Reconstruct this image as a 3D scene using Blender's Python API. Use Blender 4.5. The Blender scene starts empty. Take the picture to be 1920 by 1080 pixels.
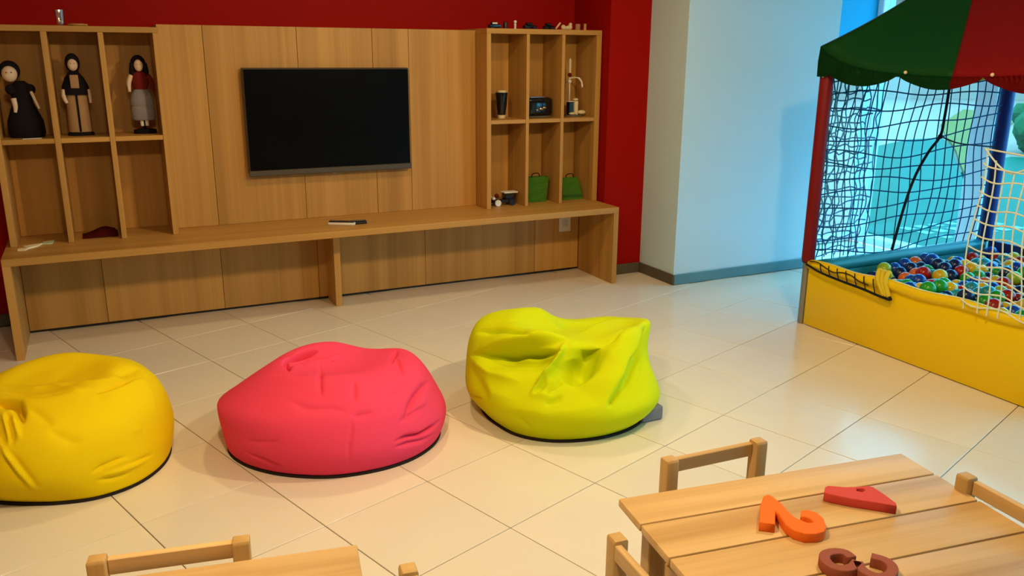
import bpy, bmesh, math, random
import numpy as np
from mathutils import Vector, Matrix
random.seed(7)
PI = math.pi
SC = bpy.context.scene
COL = SC.collection
# ------------------------------------------------------------------ camera, world, exposure
cam = bpy.data.cameras.new('camera'); cam.sensor_width = 36; cam.lens = 36*1577.0/1920
cam.clip_start = .05; cam.clip_end = 300
CAM = bpy.data.objects.new('camera', cam); COL.objects.link(CAM); SC.camera = CAM
def aim(yaw, pitch, roll):
    f = Vector((math.sin(yaw)*math.cos(pitch), math.cos(yaw)*math.cos(pitch), -math.sin(pitch)))
    r = Vector((math.cos(yaw), -math.sin(yaw), 0)); u = r.cross(f)
    r2 = r*math.cos(roll)+u*math.sin(roll); u2 = u*math.cos(roll)-r*math.sin(roll)
    m = Matrix((r2, u2, -f)).transposed().to_4x4(); m.translation = Vector((0, 0, 1.5696))
    return m
CAM.matrix_world = aim(.457007, .272529, .006671)
world = bpy.data.worlds.new('world'); SC.world = world; world.use_nodes = True
bg = world.node_tree.nodes['Background']; bg.inputs[0].default_value = (.38, .72, 1.0, 1); bg.inputs[1].default_value = 6.0
SC.view_settings.view_transform = 'Standard'; SC.view_settings.look = 'None'
SC.view_settings.exposure = 0.0; SC.view_settings.gamma = 1.0; SC.view_settings.use_curve_mapping = False
CEIL = 2.48
# ceiling downlights: x, y, watts, tilt toward the wall and turn to the left in degrees
LAMPS = [(2.3, 1.7, 36, 50, 10), (-.1, 1.8, 5, 50, 0), (1.2, 3.8, 13, 0, 0), (2.6, 3.9, 7, 0, 0), (.2, 1.4, 42, 0, 0), (1.9, .2, 4, 0, 0)]
WARM = (1.0, .73, .38)

# ------------------------------------------------------------------ helpers
def link(o, parent=None):
    COL.objects.link(o)
    if parent is not None: o.parent = parent
    return o
def tag(o, label, cat, group=None):
    o['label'] = label; o['category'] = cat
    if group: o['group'] = group
    return o
def thing(name, label, cat, loc=(0, 0, 0), rz=0, group=None):
    o = bpy.data.objects.new(name, None); o.empty_display_size = .05
    link(o); o.location = loc; o.rotation_euler = (0, 0, rz)
    return tag(o, label, cat, group)
def obj(name, bm, mat, parent=None, smooth=False, loc=None, auto=None):
    me = bpy.data.meshes.new(name)
    bmesh.ops.recalc_face_normals(bm, faces=bm.faces[:])
    bm.to_mesh(me); bm.free()
    if mat is not None: me.materials.append(mat)
    if smooth or auto:
        me.polygons.foreach_set('use_smooth', [True]*len(me.polygons))
        if auto: me.set_sharp_from_angle(angle=math.radians(auto))
    o = link(bpy.data.objects.new(name, me), parent)
    if loc is not None: o.location = loc
    return o
def structure(name, bm, mat, **k):
    o = obj(name, bm, mat, **k); o['kind'] = 'structure'; return o
def dup(root, loc, rz=0, label=None):
    def cp(o, p):
        c = o.copy(); COL.objects.link(c)
        if p is not None: c.parent = p
        for ch in o.children: cp(ch, c)
        return c
    r = cp(root, None); r.location = loc; r.rotation_euler = (0, 0, rz)
    if label: r['label'] = label
    return r
def box(bm, x0, x1, y0, y1, z0, z1, bev=0, seg=1):
    r = bmesh.ops.create_cube(bm, size=1); vs = r['verts']
    for v in vs:
        v.co = Vector(((x0+x1)/2+v.co.x*(x1-x0), (y0+y1)/2+v.co.y*(y1-y0), (z0+z1)/2+v.co.z*(z1-z0)))
    if bev:
        es = list({e for v in vs for e in v.link_edges})
        bmesh.ops.bevel(bm, geom=es, offset=bev, segments=seg, affect='EDGES', profile=.5)
    return vs
def B(*a, **k):
    bm = bmesh.new(); box(bm, *a, **k); return bm
def tube(bm, pts, r, n=6, cap=True):
    pts = [Vector(p) for p in pts]; rings = []; up0 = None
    if isinstance(r, (list, tuple)): r = [float(v) for v in np.interp(np.linspace(0, 1, len(pts)), np.linspace(0, 1, len(r)), r)]
    for i, p in enumerate(pts):
        t = (pts[min(i+1, len(pts)-1)]-pts[max(i-1, 0)])
        if t.length < 1e-9: t = Vector((0, 0, 1))
        t.normalize()
        if up0 is None: up0 = Vector((0, 0, 1)) if abs(t.z) < .9 else Vector((1, 0, 0))
        a = t.cross(up0)
        if a.length < 1e-4: a = t.cross(Vector((.3, 1, .2)))
        a.normalize(); b = a.cross(t); b.normalize(); up0 = b
        rr = r[i] if isinstance(r, (list, tuple)) else r
        rings.append([bm.verts.new(p+(a*math.cos(2*PI*k/n)+b*math.sin(2*PI*k/n))*rr) for k in range(n)])
    for i in range(len(rings)-1):
        for k in range(n):
            bm.faces.new((rings[i][k], rings[i][(k+1) % n], rings[i+1][(k+1) % n], rings[i+1][k]))
    if cap:
        bm.faces.new(rings[0][::-1]); bm.faces.new(rings[-1])
def lathe(bm, prof, c=(0, 0, 0), n=24, sx=1, sy=1):
    rings = []
    for r, z in prof:
        rings.append([bm.verts.new((c[0]+sx*r*math.cos(2*PI*k/n), c[1]+sy*r*math.sin(2*PI*k/n), c[2]+z)) for k in range(n)])
    for i in range(len(rings)-1):
        for k in range(n):
            bm.faces.new((rings[i][k], rings[i][(k+1) % n], rings[i+1][(k+1) % n], rings[i+1][k]))
    bm.faces.new(rings[0][::-1]); bm.faces.new(rings[-1])
def ball(bm, c, r, sx=1, sy=1, sz=1, sub=2):
    q = bmesh.ops.create_icosphere(bm, subdivisions=sub, radius=r)
    for v in q['verts']: v.co = Vector((c[0]+v.co.x*sx, c[1]+v.co.y*sy, c[2]+v.co.z*sz))
def prism(bm, poly, z0, z1):
    a = [bm.verts.new((x, y, z0)) for x, y in poly]; b = [bm.verts.new((x, y, z1)) for x, y in poly]
    n = len(poly)
    for i in range(n): bm.faces.new((a[i], a[(i+1) % n], b[(i+1) % n], b[i]))
    f0 = bm.faces.new(a[::-1]); f1 = bm.faces.new(b)
    bmesh.ops.triangulate(bm, faces=[f0, f1])
def smoothpath(pts, n=6):
    pts = [Vector(p) for p in pts]; Q = [pts[0]*2-pts[1]]+pts+[pts[-1]*2-pts[-2]]; out = []
    for i in range(1, len(Q)-2):
        a, b, c, d = Q[i-1:i+3]
        for k in range(n):
            u = k/n; out.append(.5*((2*b)+(-a+c)*u+(2*a-5*b+4*c-d)*u*u+(-a+3*b-3*c+d)*u**3))
    out.append(pts[-1]); return out

# ------------------------------------------------------------------ materials
def mat(name, col, rough=.6, spec=.5, metal=0, emis=None, bump=0, bscale=60, vary=0):
    m = bpy.data.materials.new(name); m.use_nodes = True; nt = m.node_tree; p = nt.nodes['Principled BSDF']
    p.inputs['Base Color'].default_value = (*col, 1); p.inputs['Roughness'].default_value = rough
    p.inputs['Specular IOR Level'].default_value = spec; p.inputs['Metallic'].default_value = metal
    if emis: p.inputs['Emission Color'].default_value = (*emis[0], 1); p.inputs['Emission Strength'].default_value = emis[1]
    if bump or vary:
        tc = nt.nodes.new('ShaderNodeTexCoord'); ns = nt.nodes.new('ShaderNodeTexNoise')
        ns.inputs['Scale'].default_value = bscale; ns.inputs['Detail'].default_value = 4
        nt.links.new(tc.outputs['Object'], ns.inputs['Vector'])
        if bump:
            b = nt.nodes.new('ShaderNodeBump'); b.inputs['Strength'].default_value = bump; b.inputs['Distance'].default_value = .01
            nt.links.new(ns.outputs['Fac'], b.inputs['Height']); nt.links.new(b.outputs[0], p.inputs['Normal'])
        if vary:
            n2 = nt.nodes.new('ShaderNodeTexNoise'); n2.inputs['Scale'].default_value = 3; n2.inputs['Detail'].default_value = 3
            nt.links.new(tc.outputs['Object'], n2.inputs['Vector'])
            mx = nt.nodes.new('ShaderNodeMixRGB'); mx.inputs[1].default_value = (*[c*(1-vary) for c in col], 1); mx.inputs[2].default_value = (*[min(1, c*(1+vary)) for c in col], 1)
            nt.links.new(n2.outputs['Fac'], mx.inputs[0]); nt.links.new(mx.outputs[0], p.inputs['Base Color'])
    return m
def wood(name, lo, hi, axis='z', rough=.45, fine=38, long=1.6, pores=.25):
    m = bpy.data.materials.new(name); m.use_nodes = True; nt = m.node_tree; p = nt.nodes['Principled BSDF']; L = nt.links.new
    tc = nt.nodes.new('ShaderNodeTexCoord'); oi = nt.nodes.new('ShaderNodeObjectInfo')
    ad = nt.nodes.new('ShaderNodeVectorMath'); ad.operation = 'ADD'
    cv = nt.nodes.new('ShaderNodeCombineXYZ'); mu = nt.nodes.new('ShaderNodeMath'); mu.operation = 'MULTIPLY'; mu.inputs[1].default_value = 37
    L(oi.outputs['Random'], mu.inputs[0]); [L(mu.outputs[0], cv.inputs[i]) for i in range(3)]
    L(tc.outputs['Object'], ad.inputs[0]); L(cv.outputs[0], ad.inputs[1])
    def layer(s, l, det):
        mp = nt.nodes.new('ShaderNodeMapping'); sc = [s, s, s]; sc['xyz'.index(axis)] = l; mp.inputs['Scale'].default_value = sc
        ns = nt.nodes.new('ShaderNodeTexNoise'); ns.inputs['Scale'].default_value = 1; ns.inputs['Detail'].default_value = det; ns.inputs['Distortion'].default_value = .6
        L(ad.outputs[0], mp.inputs[0]); L(mp.outputs[0], ns.inputs['Vector']); return ns
    a = layer(fine*.28, long*.35, 3); b = layer(fine*2.2, long, 4)
    mx = nt.nodes.new('ShaderNodeMath'); mx.operation = 'MULTIPLY_ADD'; mx.inputs[1].default_value = pores; L(b.outputs['Fac'], mx.inputs[0]); L(a.outputs['Fac'], mx.inputs[2])
    cr = nt.nodes.new('ShaderNodeValToRGB'); cr.color_ramp.elements[0].position = .38; cr.color_ramp.elements[1].position = .78
    cr.color_ramp.elements[0].color = (*lo, 1); cr.color_ramp.elements[1].color = (*hi, 1)
    L(mx.outputs[0], cr.inputs[0])
    # piece-to-piece tone
    hs = nt.nodes.new('ShaderNodeHueSaturation'); mr = nt.nodes.new('ShaderNodeMapRange'); mr.inputs[3].default_value = .93; mr.inputs[4].default_value = 1.06
    L(oi.outputs['Random'], mr.inputs[0]); L(mr.outputs[0], hs.inputs['Value']); L(cr.outputs[0], hs.inputs['Color']); L(hs.outputs[0], p.inputs['Base Color'])
    bp = nt.nodes.new('ShaderNodeBump'); bp.inputs['Strength'].default_value = .08; bp.inputs['Distance'].default_value = .004; L(b.outputs['Fac'], bp.inputs['Height']); L(bp.outputs[0], p.inputs['Normal'])
    p.inputs['Roughness'].default_value = rough; p.inputs['Specular IOR Level'].default_value = .35
    return m
def glassmat(name, tint, gloss=.08):
    m = bpy.data.materials.new(name); m.use_nodes = True; nt = m.node_tree; nt.nodes.clear()
    o = nt.nodes.new('ShaderNodeOutputMaterial'); t = nt.nodes.new('ShaderNodeBsdfTransparent'); g = nt.nodes.new('ShaderNodeBsdfGlossy'); mx = nt.nodes.new('ShaderNodeMixShader')
    t.inputs[0].default_value = (*tint, 1); g.inputs['Roughness'].default_value = .02; mx.inputs[0].default_value = gloss
    nt.links.new(t.outputs[0], mx.inputs[1]); nt.links.new(g.outputs[0], mx.inputs[2]); nt.links.new(mx.outputs[0], o.inputs[0])
    return m
M = {}
M['red'] = mat('red_paint', (.33, .004, .002), .6, .08, vary=.04)
M['pale'] = mat('pale_blue_paint', (.54, .72, .82), .6, .3, vary=.02)
M['cyan'] = mat('cyan_paint', (.01, .40, .72), .6, .3)
M['white_wall'] = mat('tan_paint', (.38, .30, .22), .7, .3)
M['ceil'] = mat('ceiling_paint', (.55, .52, .47), .8, .2)
M['base'] = mat('stone_baseboard', (.10, .085, .06), .5, .4, vary=.35)
M['base_teal'] = mat('painted_baseboard', (.10, .24, .28), .5, .4, vary=.3)
M['panel'] = wood('oak_laminate', (.36, .175, .036), (.55, .285, .070), 'z', .45, 30, .5, .35)
M['board'] = wood('oak_laminate_board', (.39, .19, .040), (.55, .285, .070), 'x', .42, 30, .7, .35)
M['bx'] = wood('beech_x', (.47, .27, .095), (.70, .46, .21), 'x', .42, 34, 1.5, .25)
M['by'] = wood('beech_y', (.50, .30, .115), (.64, .41, .19), 'y', .42, 34, 1.5, .25)
M['bz'] = wood('beech_z', (.46, .27, .09), (.60, .38, .15), 'z', .42, 34, 1.5, .25)
M['black'] = mat('black_plastic', (.008, .008, .009), .35)
M['screen'] = mat('tv_glass', (.002, .002, .003), .22, .12)
M['bezel'] = mat('tv_bezel', (.10, .08, .06), .4, .5, .5)
M['white'] = mat('white_plastic', (.80, .76, .70), .4)
M['cream'] = mat('cream_resin', (.75, .62, .38), .5)
M['frame'] = mat('white_aluminium', (.78, .80, .84), .4)
M['steel'] = mat('grey_steel', (.30, .30, .30), .4, .5, .7)
M['gloss_black'] = mat('glossy_black', (.006, .006, .007), .08, .6)
M['grey_metal'] = mat('dull_metal', (.35, .33, .30), .35, .5, .8)
M['green_cloth'] = mat('green_bag_cloth', (.055, .165, .010), .8, .2, bump=.2, bscale=200)
M['skin'] = mat('doll_skin', (.72, .55, .42), .6)
M['darkcloth'] = mat('dark_cloth', (.012, .010, .014), .9, .1, bump=.3, bscale=150)
M['tan'] = mat('tan_cloth', (.42, .25, .13), .9, .1, bump=.3, bscale=150)
M['maroon'] = mat('maroon_cloth', (.16, .014, .014), .9, .1, bump=.3, bscale=150)
M['greycloth'] = mat('grey_striped_cloth', (.26, .24, .27), .9, .1, bump=.4, bscale=120, vary=.3)
M['foam_orange'] = mat('orange_foam', (.90, .17, .015), .75, .2, bump=.25, bscale=400)
M['foam_red'] = mat('red_foam', (.62, .07, .055), .75, .2, bump=.25, bscale=400)
M['foam_brown'] = mat('brown_foam', (.32, .085, .05), .75, .2, bump=.25, bscale=400)
M['v_yellow'] = mat('yellow_vinyl', (.88, .60, .001), .35, .3, bump=.05, bscale=12)
M['v_teal'] = mat('teal_vinyl', (.015, .22, .27), .35, .5)
M['v_red'] = mat('red_vinyl', (.19, .006, .010), .5, .2)
M['v_blue'] = mat('blue_vinyl', (.008, .03, .22), .40, .4)
M['v_green'] = mat('green_vinyl', (.002, .050, .008), .6, .12, bump=.06, bscale=9)
M['v_roofred'] = mat('roof_red_vinyl', (.19, .002, .003), .6, .12, bump=.06, bscale=9)
M['net_dark'] = mat('dark_blue_cord', (.008, .09, .24), .8, .2)
M['net_white'] = mat('white_cord', (.82, .85, .72), .7, .2)
M['net_pale'] = mat('pale_blue_cord', (.10, .40, .75), .7, .2)
M['net_yellow'] = mat('yellow_cord', (.72, .55, .03), .7, .2)
M['cord'] = mat('black_cord', (.006, .012, .02), .7, .2)
M['glass'] = glassmat('tinted_glass', (.58, .93, .98), .04)
M['clear'] = glassmat('clear_glass', (.92, .90, .86), .22)
M['deck'] = mat('pale_deck', (.44, .235, .175), .8, .2, vary=.04)
M['lawn'] = mat('lawn_grass', (.26, .165, .034), .9, .1, bump=.6, bscale=30, vary=.15)
M['water'] = mat('pool_water', (.006, .100, .060), .5, .05, bump=.15, bscale=2.5, vary=.15)
M['leaf'] = mat('leaf_green', (.03, .10, .03), .7, .2)
M['bark'] = mat('bark_brown', (.12, .08, .05), .9, .1)
M['house'] = mat('pale_render', (.46, .26, .20), .8, .2)
M['pane'] = mat('dark_pane', (.08, .14, .20), .15, .5)
def fabric(name, col):
    return mat(name, col, .85, .10, bump=.12, bscale=260)
M['f_yellow'] = fabric('yellow_canvas', (.86, .61, .003))
M['f_pink'] = fabric('pink_canvas', (.86, .062, .14))
M['f_green'] = fabric('lime_canvas', (.60, .69, .002))
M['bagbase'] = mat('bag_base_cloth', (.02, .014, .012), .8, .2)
M['bagliner'] = mat('grey_bag_liner', (.20, .21, .26), .7, .2)

# ------------------------------------------------------------------ setting
TH = .3231261; OX, OY = 3.4041332, 4.0077923; TS = .45
def tilemat(name, col, grid=False):
    m = bpy.data.materials.new(name); m.use_nodes = True; nt = m.node_tree; p = nt.nodes['Principled BSDF']; L = nt.links.new
    tc = nt.nodes.new('ShaderNodeTexCoord'); ns = nt.nodes.new('ShaderNodeTexNoise'); ns.inputs['Scale'].default_value = 3.5; ns.inputs['Detail'].default_value = 5
    L(tc.outputs['Object'], ns.inputs['Vector'])
    oi = nt.nodes.new('ShaderNodeObjectInfo'); mr = nt.nodes.new('ShaderNodeMapRange'); mr.inputs[3].default_value = .965; mr.inputs[4].default_value = 1.02
    L(oi.outputs['Random'], mr.inputs[0])
    mx = nt.nodes.new('ShaderNodeMixRGB'); mx.inputs[1].default_value = (*[c*.96 for c in col], 1); mx.inputs[2].default_value = (*[min(1, c*1.03) for c in col], 1); L(ns.outputs['Fac'], mx.inputs[0])
    hs = nt.nodes.new('ShaderNodeHueSaturation'); L(mr.outputs[0], hs.inputs['Value']); L(mx.outputs[0], hs.inputs['Color'])
    out = hs.outputs[0]
    if grid:
        mp = nt.nodes.new('ShaderNodeMapping'); mp.vector_type = 'TEXTURE'; mp.inputs['Location'].default_value = (OX, OY, 0); mp.inputs['Rotation'].default_value = (0, 0, TH); mp.inputs['Scale'].default_value = (TS, TS, TS)
        L(tc.outputs['Object'], mp.inputs[0]); bt = nt.nodes.new('ShaderNodeTexBrick'); bt.offset = 0; bt.inputs['Scale'].default_value = 1; bt.inputs['Brick Width'].default_value = 1; bt.inputs['Row Height'].default_value = 1
        bt.inputs['Mortar Size'].default_value = .008; bt.inputs['Mortar'].default_value = (.16, .12, .08, 1); L(mp.outputs[0], bt.inputs['Vector']); L(out, bt.inputs['Color1']); L(out, bt.inputs['Color2']); out = bt.outputs['Color']
    L(out, p.inputs['Base Color']); p.inputs['Roughness'].default_value = .20; p.inputs['Specular IOR Level'].default_value = .42
    return m
FLOORC = (.80, .73, .61)
X0, X1, Y0 = -2.6, 5.88, -2.4
floor = structure('floor', B(X0, X1, Y0, 5.62, -.15, -.004), tilemat('floor_tile_field', FLOORC, True))
tm = bpy.data.meshes.new('tile'); b_ = B(-.2233, .2233, -.2233, .2233, -.012, 0, bev=.0012); b_.to_mesh(tm); b_.free(); tm.materials.append(tilemat('floor_tile', FLOORC))
ca, sa = math.cos(TH), math.sin(TH)
for a in range(-8, 16):
    for b in range(-14, 12):
        u, v = a+.5, b+.5
        x = OX-u*TS*ca+v*TS*sa; y = OY-u*TS*sa-v*TS*ca
        if not (-1.35 < x < 5.6 and .45 < y < 5.35): continue
        if x > 3.6 and y > 4.45: continue
        if x < -.8 and y < 2.0: continue
        t = link(bpy.data.objects.new('tile', tm), floor); t.location = (x, y, random.uniform(-.0006, 0)); t.rotation_euler = (0, 0, TH)
def wall(name, *a, m='white_wall'): return structure(name, B(*a), M[m])
wall('wall_back', X0, 3.215, 5.545, 5.70, 0, CEIL, m='red')
wall('wall_back_pier', 3.215, 3.545, 5.055, 5.70, 0, CEIL, m='red')
wall('wall_back_column', 3.545, 4.886, 4.637, 5.70, 0, CEIL, m='pale')
wall('wall_back_window', 4.886, 6.02, 5.20, 5.34, 1.53, CEIL, m='cyan')
wall('wall_left', X0-.15, X0, Y0-.15, 5.70, 0, CEIL)
wall('wall_rear', X0, X1, Y0-.15, Y0, 0, CEIL)
wall('ceiling', X0-.15, X1+.15, Y0-.15, 5.70, CEIL, CEIL+.12, m='ceil')
def trim(name, *a, m='base'): return structure(name, B(*a, bev=.004), M[m])
trim('baseboard_left_end', X0, -.50, 5.53, 5.545, 0, .075)
trim('baseboard_pier', 3.215, 3.533, 5.041, 5.055, 0, .075)
trim('baseboard_column_side', 3.533, 3.545, 4.625, 5.055, 0, .075)
trim('baseboard_column', 3.545, 4.886, 4.623, 4.637, 0, .075, m='base_teal')
# windows
def window(name, fixed, a0, a1, z0, z1, mull, axis, depth=.14, fw=.06):
    w = bpy.data.objects.new(name, None); link(w); w['kind'] = 'structure'
    def bar(nm, p0, p1, q0, q1, d=depth, m='frame'):
        if axis == 'x': bm = B(p0, p1, fixed, fixed+d, q0, q1, bev=.006 if m == 'frame' else 0)
        else: bm = B(fixed, fixed+d, p0, p1, q0, q1, bev=.006 if m == 'frame' else 0)
        return obj(nm, bm, M[m], w)
    bar('sill', a0, a1, z0, z0+fw); bar('head', a0, a1, z1-fw, z1)
    bar('jamb', a0, a0+fw, z0+fw, z1-fw); bar('jamb', a1-fw, a1, z0+fw, z1-fw)
    edges = [a0+fw]
    for c, h in mull: bar('mullion', c-h, c+h, z0+fw, z1-fw); edges += [c-h, c+h]
    edges.append(a1-fw)
    for i in range(0, len(edges), 2):
        f = fixed; 
        if axis == 'x': bm = B(edges[i], edges[i+1], f+depth*.5-.004, f+depth*.5+.004, z0+fw, z1-fw)
        else: bm = B(f+depth*.5-.004, f+depth*.5+.004, edges[i], edges[i+1], z0+fw, z1-fw)
        obj('pane', bm, M['glass'], w)
    return w
window('window_1', X1, Y0, 5.20, 0, CEIL, [(-.9, .07), (.75, .07), (2.4, .07), (4.13, .085)], 'y')
window('window_2', 5.20, 4.886, 6.02, 0, 1.529, [], 'x', fw=.045)
# outside
structure('ground', B(X1+.15, 70, -40, 70, -.40, -.20), M['deck'])
structure('terrace', B(-4, X1+.15, 5.70, 70, -.40, -.20), M['deck'])
structure('terrace_step', B(4.886, X1+.15, 5.345, 5.70, -.40, -.20), M['deck'])

# ------------------------------------------------------------------ media bench, panel, shelves
YF, YB = 4.845, 5.54
b = thing('media_bench', 'long low oak bench running along the red wall under the television', 'bench', (1.35, 5.2, 0))
def lb(*a): return B(a[0]-1.35, a[1]-1.35, a[2]-5.2, a[3]-5.2, a[4], a[5], bev=.0015)
obj('bench_top', lb(-.50, 3.205, YF, YB, .505, .545), M['board'], b)
obj('end_panel', lb(-.50, -.462, YF, 5.318, 0, .505), M['panel'], b)
obj('end_panel', lb(3.167, 3.205, YF, 5.318, 0, .505), M['panel'], b)
obj('middle_support', lb(1.265, 1.305, YF+.27, 5.318, 0, .505), M['panel'], b)
p = thing('wall_panel', 'tall oak boarding behind the television and under the bench', 'panel', (1.0, 5.43, 0))
def pb(x0, x1, z0, z1, n='board'): obj(n, B(x0+.0012-1.0, x1-.0012-1.0, 5.32-5.43, YB-5.43, z0, z1, bev=.0012), M['panel'], p)
for x0, x1 in ((.3752, .62), (.62, 1.157), (1.157, 1.627), (1.627, 1.866), (1.866, 2.3348)): pb(x0, x1, .5455, 1.712)
for x0, x1 in ((-.461, -.05), (-.05, .613), (.613, 1.21), (1.21, 1.95), (1.95, 2.80), (2.80, 3.166)): pb(x0, x1, .016, .5045)
obj('plinth', B(-.461-1, 3.166-1, 5.335-5.43, YB-5.43, 0, .0155), M['black'], p)
def shelf(name, label, xs, top, mid, y0, yk, loc_z=.5455):
    """xs: list of (x0,x1) uprights"""
    cx = (xs[0][0]+xs[-1][1])/2; s = thing(name, label, 'shelf', (cx, 5.3, loc_z))
    def sb(nm, x0, x1, ya, yb, z0, z1, m): return obj(nm, B(x0-cx, x1-cx, ya-5.3, yb-5.3, z0-loc_z, z1-loc_z, bev=.0015), M[m], s)
    sb('top_board', xs[0][0], xs[-1][1], y0, YB-.001, top[0], top[1], 'board')
    for i, (a, c) in enumerate(xs):
        sb('side_panel' if i in (0, len(xs)-1) else 'divider', a, c, y0, YB-.001, loc_z, top[0]-.0003, 'panel')
    for (a, c), (d, e) in zip(xs, xs[1:]):
        sb('shelf_board', c+.0003, d-.0003, y0+.003, yk-.0005, mid[0], mid[1], 'board')
        sb('back_board', c+.0003, d-.0003, yk, yk+.016, loc_z, top[0]-.0003, 'panel')
    return s
shelf('shelf_unit', 'six-compartment oak shelf unit with dolls, left end of the bench', [(-.475, -.442), (-.196, -.167), (.072, .099), (.343, .3745)], (1.662, 1.692), (1.088, 1.114), 5.14, 5.44)
shelf('shelf_unit', 'six-compartment oak shelf unit with dark ornaments, right end of the bench', [(2.3355, 2.366), (2.625, 2.648), (2.893, 2.917), (3.165, 3.204)], (1.690, 1.722), (1.112, 1.138), 5.14, 5.415)
# television
t = thing('television', 'flat black television mounted on the oak panel', 'television', (1.33, 5.28, .848))
obj('casing', B(-.515, .515, -.012, .039, .0, .627, bev=.006), M['bezel'], t)
obj('screen', B(-.507, .507, -.018, -.0125, .024, .619, bev=.001), M['screen'], t)
obj('lower_bar', B(-.517, .517, -.020, -.0125, -.012, .022, bev=.003), M['bezel'], t)
obj('sensor_nub', B(-.012, .012, -.022, -.012, -.019, -.0125, bev=.002), M['grey_metal'], t)
# outlet
t = thing('wall_outlet', 'white wall socket plate on the panel under the right end of the bench', 'outlet', (3.045, 5.3195, .36))
obj('plate', B(-.049, .049, -.009, 0, -.06, .06, bev=.003), M['white'], t)
obj('socket', B(-.022, .022, -.013, -.0095, -.022, .022, bev=.002), mat('socket_grey', (.62, .58, .53), .4), t)

# ------------------------------------------------------------------ bean bags
NA = 20
BAGS = {"pink":{"c":[0.781,3.279],"zc":0.306,"C":[[0.443,0.435,0.426,0.417,0.412,0.412,0.416,0.425,0.434,0.441,0.44,0.423,0.405,0.395,0.397,0.402,0.417,0.433,0.444,0.446],[0.462,0.46,0.458,0.456,0.455,0.456,0.46,0.465,0.47,0.471,0.461,0.456,0.451,0.447,0.445,0.446,0.45,0.456,0.462,0.465],[0.114,0.116,0.12,0.123,0.125,0.127,0.129,0.134,0.142,0.151,0.151,0.143,0.135,0.128,0.124,0.121,0.12,0.119,0.117,0.116],[0.371,0.375,0.365,0.357,0.357,0.363,0.375,0.39,0.408,0.429,0.44,0.439,0.431,0.418,0.404,0.391,0.381,0.374,0.37,0.369],[0.286,0.281,0.254,0.232,0.224,0.221,0.215,0.208,0.202,0.206,0.219,0.232,0.242,0.25,0.255,0.258,0.262,0.267,0.273,0.28],[0.258,0.249,0.24,0.238,0.238,0.237,0.235,0.233,0.231,0.234,0.237,0.24,0.242,0.244,0.246,0.248,0.252,0.256,0.26,0.261],[0.308,0.299,0.296,0.31,0.327,0.332,0.332,0.33,0.327,0.327,0.329,0.331,0.332,0.333,0.334,0.334,0.332,0.329,0.324,0.316]]},"yellow":{"c":[-0.255,3.487],"zc":0.324,"C":[[0.395,0.391,0.388,0.387,0.387,0.388,0.391,0.393,0.393,0.39,0.381,0.366,0.344,0.333,0.338,0.363,0.397,0.413,0.41,0.402],[0.417,0.416,0.417,0.418,0.419,0.421,0.423,0.425,0.427,0.427,0.424,0.421,0.419,0.418,0.416,0.414,0.412,0.411,0.413,0.414],[0.129,0.126,0.125,0.126,0.128,0.129,0.129,0.13,0.13,0.13,0.129,0.129,0.129,0.128,0.129,0.132,0.136,0.137,0.135,0.132],[0.377,0.376,0.381,0.377,0.374,0.37,0.367,0.366,0.368,0.372,0.379,0.383,0.384,0.383,0.381,0.379,0.379,0.379,0.379,0.379],[0.27,0.277,0.284,0.279,0.273,0.268,0.264,0.261,0.26,0.262,0.266,0.268,0.269,0.27,0.27,0.269,0.268,0.267,0.267,0.267],[0.251,0.252,0.249,0.246,0.244,0.241,0.236,0.23,0.226,0.225,0.225,0.226,0.228,0.23,0.232,0.234,0.237,0.24,0.244,0.248],[0.355,0.355,0.353,0.356,0.363,0.363,0.357,0.348,0.341,0.339,0.339,0.341,0.344,0.347,0.35,0.352,0.353,0.354,0.354,0.355]]},"green":{"c":[1.819,3.177],"zc":0.342,"C":[[0.393,0.389,0.388,0.39,0.391,0.391,0.388,0.383,0.379,0.38,0.389,0.405,0.434,0.442,0.435,0.428,0.423,0.416,0.409,0.4],[0.342,0.342,0.355,0.374,0.393,0.409,0.42,0.429,0.439,0.451,0.458,0.468,0.481,0.498,0.512,0.518,0.508,0.477,0.411,0.361],[0.13,0.133,0.136,0.138,0.138,0.134,0.13,0.126,0.126,0.129,0.134,0.138,0.143,0.145,0.145,0.145,0.143,0.138,0.131,0.128],[0.438,0.443,0.44,0.436,0.438,0.441,0.441,0.434,0.41,0.389,0.372,0.359,0.35,0.345,0.341,0.339,0.34,0.349,0.373,0.417],[0.33,0.3,0.27,0.247,0.248,0.269,0.298,0.326,0.329,0.319,0.307,0.296,0.289,0.287,0.291,0.301,0.317,0.338,0.357,0.363],[0.274,0.256,0.239,0.229,0.229,0.238,0.244,0.251,0.253,0.252,0.251,0.252,0.257,0.264,0.274,0.284,0.292,0.298,0.299,0.291],[0.332,0.324,0.319,0.32,0.34,0.382,0.396,0.399,0.398,0.393,0.388,0.383,0.38,0.377,0.374,0.372,0.368,0.363,0.355,0.344]]}}
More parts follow.
